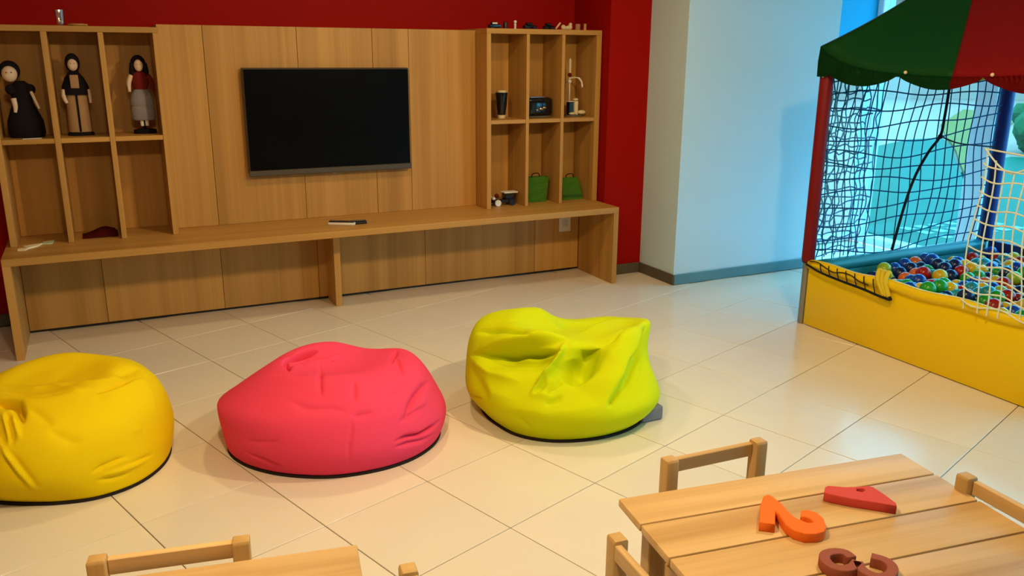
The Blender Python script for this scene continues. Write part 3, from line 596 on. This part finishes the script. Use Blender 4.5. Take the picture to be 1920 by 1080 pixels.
FO = {"orange":[[[1.413,1.301],[1.428,1.295],[1.439,1.277],[1.432,1.249],[1.408,1.218],[1.39,1.208],[1.367,1.209],[1.345,1.219],[1.332,1.241],[1.332,1.267],[1.344,1.295],[1.352,1.311],[1.356,1.327],[1.312,1.28],[1.285,1.303],[1.341,1.362],[1.376,1.39],[1.394,1.393],[1.397,1.379],[1.392,1.345],[1.381,1.311],[1.376,1.286],[1.379,1.269],[1.384,1.254],[1.395,1.248],[1.402,1.252],[1.404,1.264],[1.399,1.274],[1.389,1.28]]],"red":[[[1.526,1.34],[1.549,1.359],[1.562,1.361],[1.596,1.337],[1.623,1.326],[1.651,1.317],[1.659,1.307],[1.654,1.264],[1.646,1.227],[1.636,1.216],[1.608,1.245],[1.563,1.289],[1.533,1.326]],[[1.615,1.319],[1.632,1.313],[1.629,1.304],[1.614,1.301],[1.606,1.311]]],"brown":[[[1.3577,1.1102],[1.359,1.1166],[1.3601,1.1216],[1.3602,1.1231],[1.3594,1.1241],[1.3568,1.1266],[1.3529,1.1288],[1.3476,1.1306],[1.3403,1.1319],[1.3341,1.132],[1.3305,1.1311],[1.3272,1.1289],[1.324,1.1255],[1.3212,1.1214],[1.3188,1.1161],[1.3175,1.1112],[1.3177,1.1076],[1.3192,1.1033],[1.3217,1.0993],[1.3246,1.0968],[1.3293,1.0948],[1.3356,1.0936],[1.3415,1.0935],[1.3477,1.0953],[1.3557,1.0988],[1.3644,1.1026],[1.3736,1.0814],[1.3649,1.0777],[1.3554,1.0736],[1.3446,1.0707],[1.3333,1.0707],[1.3225,1.0728],[1.3125,1.0772],[1.3043,1.0843],[1.2985,1.0933],[1.2951,1.1032],[1.2947,1.1136],[1.297,1.1237],[1.3011,1.1326],[1.3062,1.14],[1.3127,1.1467],[1.3212,1.1521],[1.3315,1.1549],[1.3425,1.1548],[1.3531,1.1529],[1.3623,1.1498],[1.3705,1.145],[1.3773,1.1386],[1.3823,1.1296],[1.383,1.1197],[1.3815,1.112],[1.3803,1.1058]],[[1.3785,1.0855],[1.374,1.0791],[1.3699,1.0733],[1.3674,1.0687],[1.3662,1.0642],[1.3659,1.0589],[1.3664,1.0539],[1.3676,1.0497],[1.3696,1.0457],[1.372,1.0428],[1.3746,1.0411],[1.3792,1.0398],[1.3854,1.0393],[1.3912,1.0399],[1.3971,1.0421],[1.4039,1.046],[1.4095,1.0505],[1.4127,1.0547],[1.4149,1.0594],[1.4158,1.0641],[1.4155,1.0678],[1.4129,1.0728],[1.4079,1.0798],[1.4025,1.0875],[1.4215,1.1005],[1.4267,1.093],[1.4326,1.0847],[1.4375,1.0744],[1.4388,1.0631],[1.4368,1.0524],[1.4324,1.0427],[1.4258,1.0343],[1.4169,1.027],[1.407,1.0213],[1.3965,1.0175],[1.3857,1.0163],[1.3751,1.0172],[1.3652,1.0201],[1.3567,1.0256],[1.3505,1.033],[1.3463,1.041],[1.3438,1.0495],[1.3429,1.0586],[1.3435,1.0679],[1.346,1.0771],[1.3504,1.0854],[1.3552,1.0923],[1.3595,1.0985]]]}
curve_mesh('foam_number', FO['orange'], ZT, .024, M['foam_orange'], 'orange foam number two lying on the slatted table')
curve_mesh('foam_number', FO['red'], ZT, .024, M['foam_red'], 'red foam number four lying behind the orange one')
curve_mesh('foam_number', FO['brown'], ZT, .024, M['foam_brown'], 'brown foam number three at the bottom edge of the table')

# ------------------------------------------------------------------ small things on the shelves and bench
ZB, ZL, ZR, ZLT, ZRT = .5455, 1.1145, 1.1385, 1.6925, 1.7225
def cloth_doll(name, label, loc, H, spec, rz=0):
    t = thing(name, label, 'doll', loc, rz, 'dolls on the left shelf')
    for nm, kind, a, m in spec:
        bm = bmesh.new()
        if kind == 'lathe': lathe(bm, [(r*H, z*H) for r, z in a[0]], (a[1]*H if len(a) > 1 else 0, 0, 0), 20, 1, .62)
        elif kind == 'ball': ball(bm, (a[0]*H, a[1]*H, a[2]*H), a[3]*H, 1, .85, a[4], 3)
        elif kind == 'tube': tube(bm, smoothpath([(x*H, y*H, z*H) for x, y, z in a[0]], 4), [r*H for r in np.interp(np.linspace(0, 1, (len(a[0])-1)*4+1), np.linspace(0, 1, len(a[1])), a[1])], 10)
        elif kind == 'box': box(bm, *[v*H for v in a], bev=.006*H)
        obj(nm, bm, M[m], t, auto=60)
    return t
def face(t, H, z, r, y, x=0):
    bm = bmesh.new()
    for s in (-1, 1): ball(bm, (x*H+s*.36*r*H, y*H, z*H), .11*r*H, sub=1)
    obj('eyes', bm, M['black'], t)
# nun-like doll in tan robe
H = .44
d2 = cloth_doll('cloth_doll', 'slim doll in a tan robe with black hood and cape, middle upper compartment', (-.066, 5.29, ZL), H, [
    ('stand', 'lathe', ([(.15, 0), (.15, .03), (.13, .045)],), 'darkcloth'),
    ('robe', 'lathe', ([(.135, .046), (.13, .2), (.125, .4), (.115, .55), (.09, .68), (.05, .76)],), 'tan'),
    ('robe_opening', 'box', (-.012, .012, -.094, -.07, .05, .64), 'darkcloth'),
    ('cape', 'lathe', ([(.165, .50), (.15, .60), (.11, .70), (.05, .78)],), 'darkcloth'),
    ('collar', 'box', (-.05, .045, -.115, -.06, .58, .74), 'tan'),
    ('arm', 'tube', ([(-.13, -.03, .56), (-.14, -.05, .48), (-.115, -.06, .40)], (.03, .026, .02)), 'skin'),
    ('arm', 'tube', ([(.14, -.03, .56), (.15, -.05, .48), (.15, -.06, .40)], (.024, .02, .016)), 'skin'),
    ('hood', 'ball', (0, .02, .88, .085, 1.38), 'darkcloth'),
    ('head', 'ball', (0, -.025, .86, .058, 1.3), 'skin')])
face(d2, H, .875, .05, -.072)
# doll with grey layered skirt
H = .43
d3 = cloth_doll('cloth_doll', 'doll in a red bodice and tiered grey skirt, right upper compartment', (.262, 5.29, ZL), H, [
    ('stand', 'lathe', ([(.14, 0), (.14, .05), (.10, .06)],), 'darkcloth'),
    ('foot', 'tube', ([(-.03, -.03, .10), (-.03, -.03, .18)], (.022, .022)), 'white'),
    ('foot', 'tube', ([(.03, -.03, .10), (.03, -.03, .18)], (.022, .022)), 'white'),
    ('leg_support', 'tube', ([(0, .03, .055), (0, .03, .25)], (.02, .02)), 'darkcloth'),
    ('lower_skirt', 'lathe', ([(.135, .175), (.15, .20), (.148, .3), (.13, .38), (.06, .40)],), 'greycloth'),
    ('upper_skirt', 'lathe', ([(.14, .365), (.15, .40), (.13, .50), (.085, .565), (.05, .58)],), 'greycloth'),
    ('bodice', 'lathe', ([(.07, .55), (.10, .62), (.105, .70), (.085, .77), (.04, .80)],), 'maroon'),
    ('arm', 'tube', ([(-.10, 0, .74), (-.135, -.03, .66), (-.14, -.05, .54)], (.035, .03, .018)), 'skin'),
    ('arm', 'tube', ([(.10, 0, .74), (.14, -.03, .66), (.15, -.05, .54)], (.035, .03, .018)), 'maroon'),
    ('hair', 'ball', (0, .035, .88, .095, 1.30), 'darkcloth'),
    ('hair_side', 'tube', ([(-.075, -.01, .90), (-.085, -.01, .80), (-.085, 0, .74)], (.03, .035, .025)), 'darkcloth'),
    ('hair_side', 'tube', ([(.075, -.01, .90), (.085, -.01, .80), (.085, 0, .74)], (.03, .035, .025)), 'darkcloth'),
    ('head', 'ball', (0, -.035, .87, .056, 1.35), 'skin')])
face(d3, H, .885, .05, -.083)
H = .40
d1 = cloth_doll('cloth_doll', 'large doll in a wide black gown and black veil, leftmost upper compartment', (-.343, 5.272, ZL), H, [
    ('gown', 'lathe', ([(.20, 0), (.225, .06), (.215, .22), (.16, .36), (.12, .46), (.13, .58), (.125, .68), (.05, .74)], .045), 'darkcloth'),
    ('sleeve', 'ball', (.155, -.03, .63, .062, 1.1), 'darkcloth'), ('sleeve', 'ball', (-.075, -.04, .63, .062, 1.1), 'darkcloth'),
    ('arm', 'tube', ([(.16, -.06, .60), (.20, -.10, .48), (.235, -.12, .38)], (.022, .02, .015)), 'skin'),
    ('arm', 'tube', ([(-.05, -.13, .52), (-.04, -.14, .42), (-.05, -.14, .34)], (.035, .03, .02)), 'skin'),
    ('veil', 'ball', (-.06, .03, .87, .125, 1.05), 'darkcloth'),
    ('head', 'ball', (-.06, -.05, .83, .092, 1.12), 'skin')])
face(d1, H, .85, .08, -.127, -.06)
t = tag(obj('paper_slip', B(-.045, .045, -.006, .006, 0, .003), M['white'], None, loc=(-.30, 5.165, ZL)), 'pale slip lying at the feet of the black-gowned doll', 'paper')
t.rotation_euler = (0, 0, .2)
# tumbler and disc on top of left unit
t = thing('glass_tumbler', 'clear glass tumbler on top of the left shelf unit', 'glass', (-.095, 5.2, ZLT))
bm = bmesh.new(); lathe(bm, [(.016, 0), (.019, .003), (.0245, .08), (.0225, .08), (.0175, .008), (.001, .007)], n=24); obj('tumbler_wall', bm, M['clear'], t, auto=40)
bm = bmesh.new(); ball(bm, (.004, 0, .018), .011, 1, 1, .9); obj('white_pebble', bm, M['white'], t, True)
bm = bmesh.new(); lathe(bm, [(.045, 0), (.049, .003), (.047, .010), (.03, .012)], n=28); tag(obj('wooden_disc', bm, M['board'], None, auto=40, loc=(-.016, 5.2, ZLT)), 'flat wooden disc beside the glass tumbler', 'disc')
# remotes
def remote(label, loc, rz, L, W, T, m_side, m_top, taper=1.0):
    t = thing('remote_control', label, 'remote', loc, rz, 'remote controls on the bench')
    bm = B(-L/2, L/2, -W/2, W/2, 0, T*.65, bev=.004, seg=2)
    for v in bm.verts:
        if v.co.x > L*.25: v.co.y *= taper
    obj('case', bm, M[m_side], t, auto=40)
    obj('face_plate', B(-L/2+.004, L/2-.004, -W/2+.003, W/2-.003, T*.65+.0002, T, bev=.003), M[m_top], t)
    bm = bmesh.new()
    for i in range(6):
        for j in range(2): box(bm, -L/2+.02+i*(L-.04)/6, -L/2+.02+i*(L-.04)/6+.009, -.011+j*.013, -.002+j*.013, T+.0002, T+.002)
    o = obj('buttons', bm, M['grey_metal'], t); o['kind'] = 'stuff'
    return t
remote('white remote control with a dark button face on the bench', (1.305, 5.03, ZB), math.radians(-30), .165, .045, .024, 'white', 'black')
remote('black tapered remote control touching the white one on the bench', (1.405, 5.015, ZB), math.radians(-4), .10, .05, .022, 'black', 'gloss_black', .7)
# papers on the bench
def slip(label, poly, h, m):
    c = np.mean(np.array(poly), 0); bm = bmesh.new(); prism(bm, [(x-c[0], y-c[1]) for x, y in poly], 0, h)
    return tag(obj('paper_scrap', bm, m, None, loc=(c[0], c[1], ZB)), label, 'paper')
slip('crumpled cream paper scrap at the left end of the bench', [(-.435, 5.03), (-.40, 5.02), (-.385, 5.06), (-.345, 5.10), (-.325, 5.155), (-.36, 5.145), (-.415, 5.11), (-.395, 5.065), (-.43, 5.06)], .009, mat('cream_paper', (.88, .74, .46), .8))
slip('small pale green note behind the cream paper scrap', [(-.325, 5.155), (-.275, 5.145), (-.268, 5.225), (-.32, 5.20)], .007, mat('mint_paper', (.52, .60, .36), .8))
# folded dark red cloth in lower middle compartment
bm = bmesh.new(); g = [[None]*9 for _ in range(13)]
for i in range(13):
    for j in range(9):
        u, v = i/12, j/8; e = math.sin(PI*u)**.5*math.sin(PI*v)**.5
        g[i][j] = bm.verts.new(((u-.5)*.185, (v-.5)*.16, .002+e*(.018+.06*u*u+.008*math.sin(9*u+5*v))))
for i in range(12):
    for j in range(8): bm.faces.new((g[i][j], g[i+1][j], g[i+1][j+1], g[i][j+1]))
bmesh.ops.solidify(bm, geom=bm.faces[:], thickness=.002)
tag(obj('folded_cloth', bm, M['maroon'], None, True, loc=(-.035, 5.30, ZB)), 'dark red folded cloth heaped in the lower middle compartment', 'cloth')
# right unit, upper row
t = thing('vase', 'tall black glass vase with pale rim, upper left compartment of the right unit', 'vase', (2.517, 5.30, ZR))
bm = bmesh.new(); lathe(bm, [(.026, 0), (.028, .004), (.028, .022)], n=24); obj('foot', bm, M['cream'], t, auto=40)
bm = bmesh.new(); lathe(bm, [(.027, .0222), (.036, .09), (.043, .165), (.043, .172)], n=28); obj('body', bm, M['gloss_black'], t, auto=40)
bm = bmesh.new(); lathe(bm, [(.034, .1722), (.034, .182), (.03, .186)], n=24); obj('lid', bm, M['cream'], t, auto=40)
t = thing('metal_toaster', 'glossy black box-shaped toaster with bright top edge, upper middle compartment', 'toaster', (2.79, 5.30, ZR))
obj('plinth', B(-.085, .085, -.055, .055, 0, .012, bev=.003), M['base'], t)
obj('body', B(-.095, .095, -.06, .06, .0122, .135, bev=.022, seg=4), M['gloss_black'], t, auto=50)
bm = bmesh.new(); box(bm, -.075, .075, -.035, -.012, .1352, .141, bev=.002); box(bm, -.075, .075, .012, .035, .1352, .141, bev=.002); obj('slot_rim', bm, mat('chrome', (.75, .66, .58), .12, .5, 1.0), t)
bm = bmesh.new(); ball(bm, (-.03, -.062, .052), .010); ball(bm, (.005, -.062, .06), .014, 1.3, .4, .8); ball(bm, (.03, -.062, .067), .012, 1.3, .4, .7); obj('front_ornament', bm, mat('brass', (.70, .48, .28), .2, .5, 1.0), t, True)
t = thing('desk_ornament', 'tall white and black ornament with candle stick and curved arm, upper right compartment', 'ornament', (3.075, 5.28, ZR))
bm = bmesh.new(); lathe(bm, [(.070, 0), (.072, .004), (.068, .012)], n=28, sy=.7); obj('base', bm, M['base'], t, auto=40)
obj('black_block', B(-.05, -.012, -.02, .02, .0125, .10, bev=.004), M['gloss_black'], t)
obj('block_rim', B(-.056, -.008, -.024, .024, .1005, .106, bev=.002), M['white'], t)
bm = bmesh.new(); lathe(bm, [(.019, .0125), (.017, .03), (.019, .10), (.018, .105)], (.016, 0, 0), 20); obj('white_column', bm, M['cream'], t, auto=40)
bm = bmesh.new(); ball(bm, (.012, 0, .116), .022, 1, 1, .5); obj('column_cap', bm, M['cream'], t, True)
bm = bmesh.new(); ball(bm, (.052, -.02, .028), .032, 1.1, .7, .5); obj('white_shell', bm, M['cream'], t, True)
bm = bmesh.new(); ball(bm, (-.030, -.035, .022), .024, 1.2, .7, .4); obj('white_shell', bm, M['cream'], t, True)
bm = bmesh.new(); tube(bm, [(-.03, .012, .1065), (-.032, .012, .27)], .005, 8); ball(bm, (-.032, .012, .24), .014); obj('stem', bm, M['white'], t, True)
bm = bmesh.new(); ball(bm, (-.032, .012, .285), .015); obj('dark_knob', bm, M['maroon'], t, True)
bm = bmesh.new(); lathe(bm, [(.010, .30), (.010, .385), (.004, .397)], (-.032, .012, 0), 14); obj('candle', bm, M['cream'], t, auto=40)
bm = bmesh.new(); tube(bm, smoothpath([(-.03, .012, .262), (.0, .0, .268), (.03, -.01, .262), (.052, -.012, .235), (.058, -.012, .20)]), [.004]*8+[.007]*8+[.006], 8); obj('curved_arm', bm, M['white'], t, True)
# right unit, lower row
t = thing('toy_digger', 'black toy vehicle with white trim, lower left compartment of the right unit', 'toy', (2.514, 5.26, ZB))
obj('chassis', B(-.09, .08, -.035, .035, .018, .045, bev=.006), M['gloss_black'], t)
obj('cab', B(.0, .085, -.032, .032, .0455, .082, bev=.006), M['gloss_black'], t)
obj('roof', B(-.005, .10, -.034, .034, .0825, .092, bev=.003), M['white'], t)
obj('front_blade', B(-.098, -.078, -.04, .04, .045, .062, bev=.003), M['white'], t)
bm = bmesh.new(); ball(bm, (-.05, 0, .066), .016); obj('driver', bm, M['maroon'], t, True)
for x in (-.06, .05):
    for s in (-1, 1):
        bm = bmesh.new(); lathe(bm, [(.012, -.006), (.022, -.006), (.022, .006), (.012, .006)], n=18)
        o = obj('wheel', bm, M['black'] if x > 0 else M['white'], t, auto=40, loc=(x, s*.043, .022)); o.rotation_euler = (PI/2, 0, 0)
def gift_bag(label, loc, rz, W, D, H, top, lean, crease):
    t = thing('gift_bag', label, 'bag', loc, rz, 'green bags on the right shelf')
    bm = bmesh.new(); n = 10; R = []
    for k in range(n+1):
        z = H*k/n; s = 1+(top-1)*k/n; d = D*(1-.75*k/n) if crease else D
        off = lean*(k/n); wob = .0012*math.sin(k*1.7)
        R.append([bm.verts.new(q) for q in ((-W/2*s+off, -d/2+wob, z), (0+off, -d/2-.004-wob*2, z+(.004 if k == n else 0)), (W/2*s+off, -d/2+wob, z-(.012 if crease and k == n else 0)), (W/2*s*.96+off, 0, z), (W/2*s+off, d/2, z), (-W/2*s+off, d/2, z), (-W/2*s*.96+off, 0, z))])
    m = len(R[0])
    for a, c in zip(R, R[1:]):
        for i in range(m): bm.faces.new((a[i], a[(i+1) % m], c[(i+1) % m], c[i]))
    bm.faces.new(R[0][::-1]); 
    if crease: bm.faces.new(R[-1])
    obj('bag_body', bm, M['green_cloth'], t)
    bm = bmesh.new(); tube(bm, smoothpath([(-W*.2+lean, -D*.1, H-.004), (-W*.15+lean, -D*.1, H+.022), (W*.1+lean, -D*.1, H+.026), (W*.18+lean, -D*.1, H-.004)]), .0035, 6); obj('bag_handle', bm, M['darkcloth'], t, True)
    if crease: obj('dark_band', B(-W/2*.9, W/2*.86, -D/2-.004, -D/2+.004, H*.14, H*.24, bev=.001), mat('dark_green_band', (.03, .10, .01), .8), t)
    return t
gift_bag('flat green paper gift bag, lower middle compartment of the right unit', (2.775, 5.30, ZB), math.radians(-8), .165, .07, .175, 1.06, .012, False)
gift_bag('slouched green cloth bag with dark band, lower right compartment of the right unit', (3.075, 5.30, ZB), math.radians(-4), .165, .10, .155, .78, -.01, True)
# row of small objects on top of the right unit
def toy_car(label, x, L, m, m2):
    t = thing('toy_car', label, 'toy car', (x, 5.25, ZRT), 0, 'trinkets on top of the right unit')
    obj('body', B(-L/2, L/2, -.02, .02, .008, .026, bev=.004), M[m], t); obj('cabin', B(-L*.3, L*.2, -.018, .018, .0262, .043, bev=.005), M[m], t)
    obj('window_strip', B(-L*.26, L*.16, -.0195, -.0182, .029, .039), M[m2], t)
    for xx in (-L*.3, L*.3):
        for s in (-1, 1):
            bm = bmesh.new(); lathe(bm, [(.004, -.003), (.009, -.003), (.009, .003), (.004, .003)], n=14); o = obj('wheel', bm, M['black'], t, auto=40, loc=(xx, s*.024, .009)); o.rotation_euler = (PI/2, 0, 0)
toy_car('black toy car with pale window strip, leftmost on top of the right unit', 2.440, .085, 'gloss_black', 'white')
toy_car('plain black toy car in the middle of the top of the right unit', 2.70, .09, 'gloss_black', 'black')
toy_car('black toy car tilted under a pale stick on top of the right unit', 2.845, .075, 'gloss_black', 'black')
bm = bmesh.new(); lathe(bm, [(.014, 0), (.015, .03), (.012, .042), (.006, .045)], n=16); tag(obj('ink_pot', bm, M['black'], None, auto=40, loc=(2.52, 5.25, ZRT)), 'tiny black pot on top of the right unit beside the first toy car', 'pot', 'trinkets on top of the right unit')
t = thing('figurine', 'small white figurine standing on top of the right unit between the black toys', 'figurine', (2.592, 5.25, ZRT), 0, 'trinkets on top of the right unit')
bm = bmesh.new(); lathe(bm, [(.010, 0), (.006, .012), (.009, .03), (.004, .038)], n=14); obj('body', bm, M['white'], t, auto=40)
bm = bmesh.new(); ball(bm, (0, 0, .046), .011); obj('head', bm, M['white'], t, True)
bm = bmesh.new(); tube(bm, [(-.018, 0, .006), (.016, 0, .046)], .006, 10); tag(obj('pale_stick', bm, M['cream'], None, True, loc=(2.905, 5.225, ZRT)), 'short pale stick leaning among the black toys on the right unit', 'stick', 'trinkets on top of the right unit')
t = thing('bone_ornament', 'cream bone-shaped ornament on top of the right unit', 'ornament', (2.985, 5.25, ZRT), 0, 'trinkets on top of the right unit')
bm = bmesh.new(); ball(bm, (-.026, 0, .018), .018, 1, .8, 1); ball(bm, (-.012, 0, .014), .014); ball(bm, (.006, 0, .015), .015, 1.2, .8, .9); ball(bm, (.026, 0, .020), .020, .9, .8, 1); ball(bm, (.030, 0, .038), .012); obj('bone', bm, M['cream'], t, True)
bm = bmesh.new(); lathe(bm, [(.017, 0), (.018, .004), (.018, .038), (.015, .042)], n=18); tag(obj('small_jar', bm, M['tan'], None, auto=40, loc=(3.073, 5.25, ZRT)), 'small brown jar right of the cream bone on the right unit', 'jar', 'trinkets on top of the right unit')
bm = bmesh.new(); lathe(bm, [(.010, 0), (.011, .003), (.010, .038), (.012, .044)], n=16); tag(obj('wooden_peg', bm, M['bz'], None, auto=40, loc=(3.131, 5.25, ZRT)), 'pale wooden peg at the right end of the top of the right unit', 'peg', 'trinkets on top of the right unit')

# ------------------------------------------------------------------ outside the window
bm = bmesh.new(); prism(bm, [(6.7, 5.2), (6.95, 5.95), (13.7, 11.8), (15.6, 12.55), (16.6, 12.55), (15.6, 11.6), (14.4, 10.6), (13.2, 9.65), (12.1, 8.75), (11.3, 8.1), (10.9, 7.62), (11.4, 7.80), (12.5, 8.55), (13.8, 9.45), (14.6, 9.6), (15, 9), (15, 2), (6.7, 2)], -.198, -.15)
t = thing('swimming_pool', 'teal swimming pool with a curved edge outside the window', 'pool', (0, 0, 0)); obj('water', bm, M['water'], t)
bm = bmesh.new()
for i in range(6):
    for j in range(3): box(bm, 7.35+i*.22, 7.48+i*.22, 5.35+j*.22, 5.48+j*.22, -.1498, -.146)
o = obj('building_reflection', bm, mat('painted_reflection', (.004, .16, .18), .3), t); o['kind'] = 'stuff'  # a building's reflection, painted as flat dark squares on the water
bm = bmesh.new(); prism(bm, [(11.02, 7.68), (11.32, 8.05), (12.12, 8.70), (13.22, 9.60), (14.42, 10.55), (15.62, 11.55), (16.7, 12.5), (20, 15.2), (26, 19), (26, 17), (20, 13.4), (15, 10.2), (13.8, 9.52), (12.5, 8.62), (11.4, 7.87)], -.199, -.14)
o = tag(obj('lawn', bm, M['lawn']), 'yellow-green lawn beyond the pool', 'lawn'); o['kind'] = 'stuff'
def bush(name, label, x, y, r, h, seed):
    rg = random.Random(seed); t = thing(name, label, 'bush', (x, y, -.2))
    bm = bmesh.new()
    for _ in range(22):
        a, q, zz = rg.uniform(0, 6.28), rg.uniform(0, r*.75), rg.uniform(.25, .95)*h
        ball(bm, (q*math.cos(a), q*math.sin(a), zz), r*rg.uniform(.28, .45), sub=2)
    for v in bm.verts: v.co += Vector((rg.uniform(-.05, .05), rg.uniform(-.05, .05), rg.uniform(-.05, .05)))*r
    obj('foliage', bm, M['leaf'], t)
    bm = bmesh.new(); tube(bm, [(0, 0, 0), (.02, 0, h*.5)], .05, 8); obj('stem', bm, M['bark'], t)
bush('garden_bush', 'rounded green bush beyond the pool, just right of the blue tent post', 15.9, 9.9, .75, .8, 1)
bush('garden_bush', 'second green bush beyond the pool, at the right edge of the picture', 17.6, 10.3, .9, 1.0, 2)
h = thing('pavilion', 'long pale building with a row of windows far beyond the pool', 'building', (30, 27, -.2), math.radians(-35))
obj('wall', B(-16, 16, 0, 5, 0, 4.2), M['house'], h)
obj('roof', B(-16.5, 16.5, -.8, 5.5, 4.2, 4.5), M['frame'], h)
for k in range(9):
    w = obj('window', B(-14+k*3.3, -12+k*3.3, -.06, -.01, .9, 2.9, bev=.03), M['frame'], h); obj('pane', B(-13.9+k*3.3, -12.1+k*3.3, -.09, -.061, 1.0, 2.8), M['pane'], w)

# ------------------------------------------------------------------ ceiling downlights
lampm = mat('lamp_lens', (.9, .85, .7), .4, emis=((1, .78, .45), 6))
for i, (x, y, wts, tilt, turn) in enumerate(LAMPS):
    t = thing('ceiling_downlight', 'round recessed ceiling downlight above the play room', 'ceiling light', (x, y, CEIL), 0, 'ceiling downlights')
    bm = bmesh.new(); lathe(bm, [(.060, -.004), (.085, -.006), (.088, 0), (.060, 0)], n=32); obj('trim_ring', bm, M['frame'], t, auto=40)
    bm = bmesh.new(); lathe(bm, [(.058, -.003), (.058, -.0005)], n=32); obj('lens', bm, lampm, t)
    L = bpy.data.lights.new('bulb', 'AREA'); L.shape = 'DISK'; L.size = .12; L.energy = wts; L.color = WARM
    o = link(bpy.data.objects.new('bulb', L), t); o.location = (0, 0, -.07 if tilt else -.012); o.rotation_euler = (math.radians(tilt), 0, math.radians(turn))
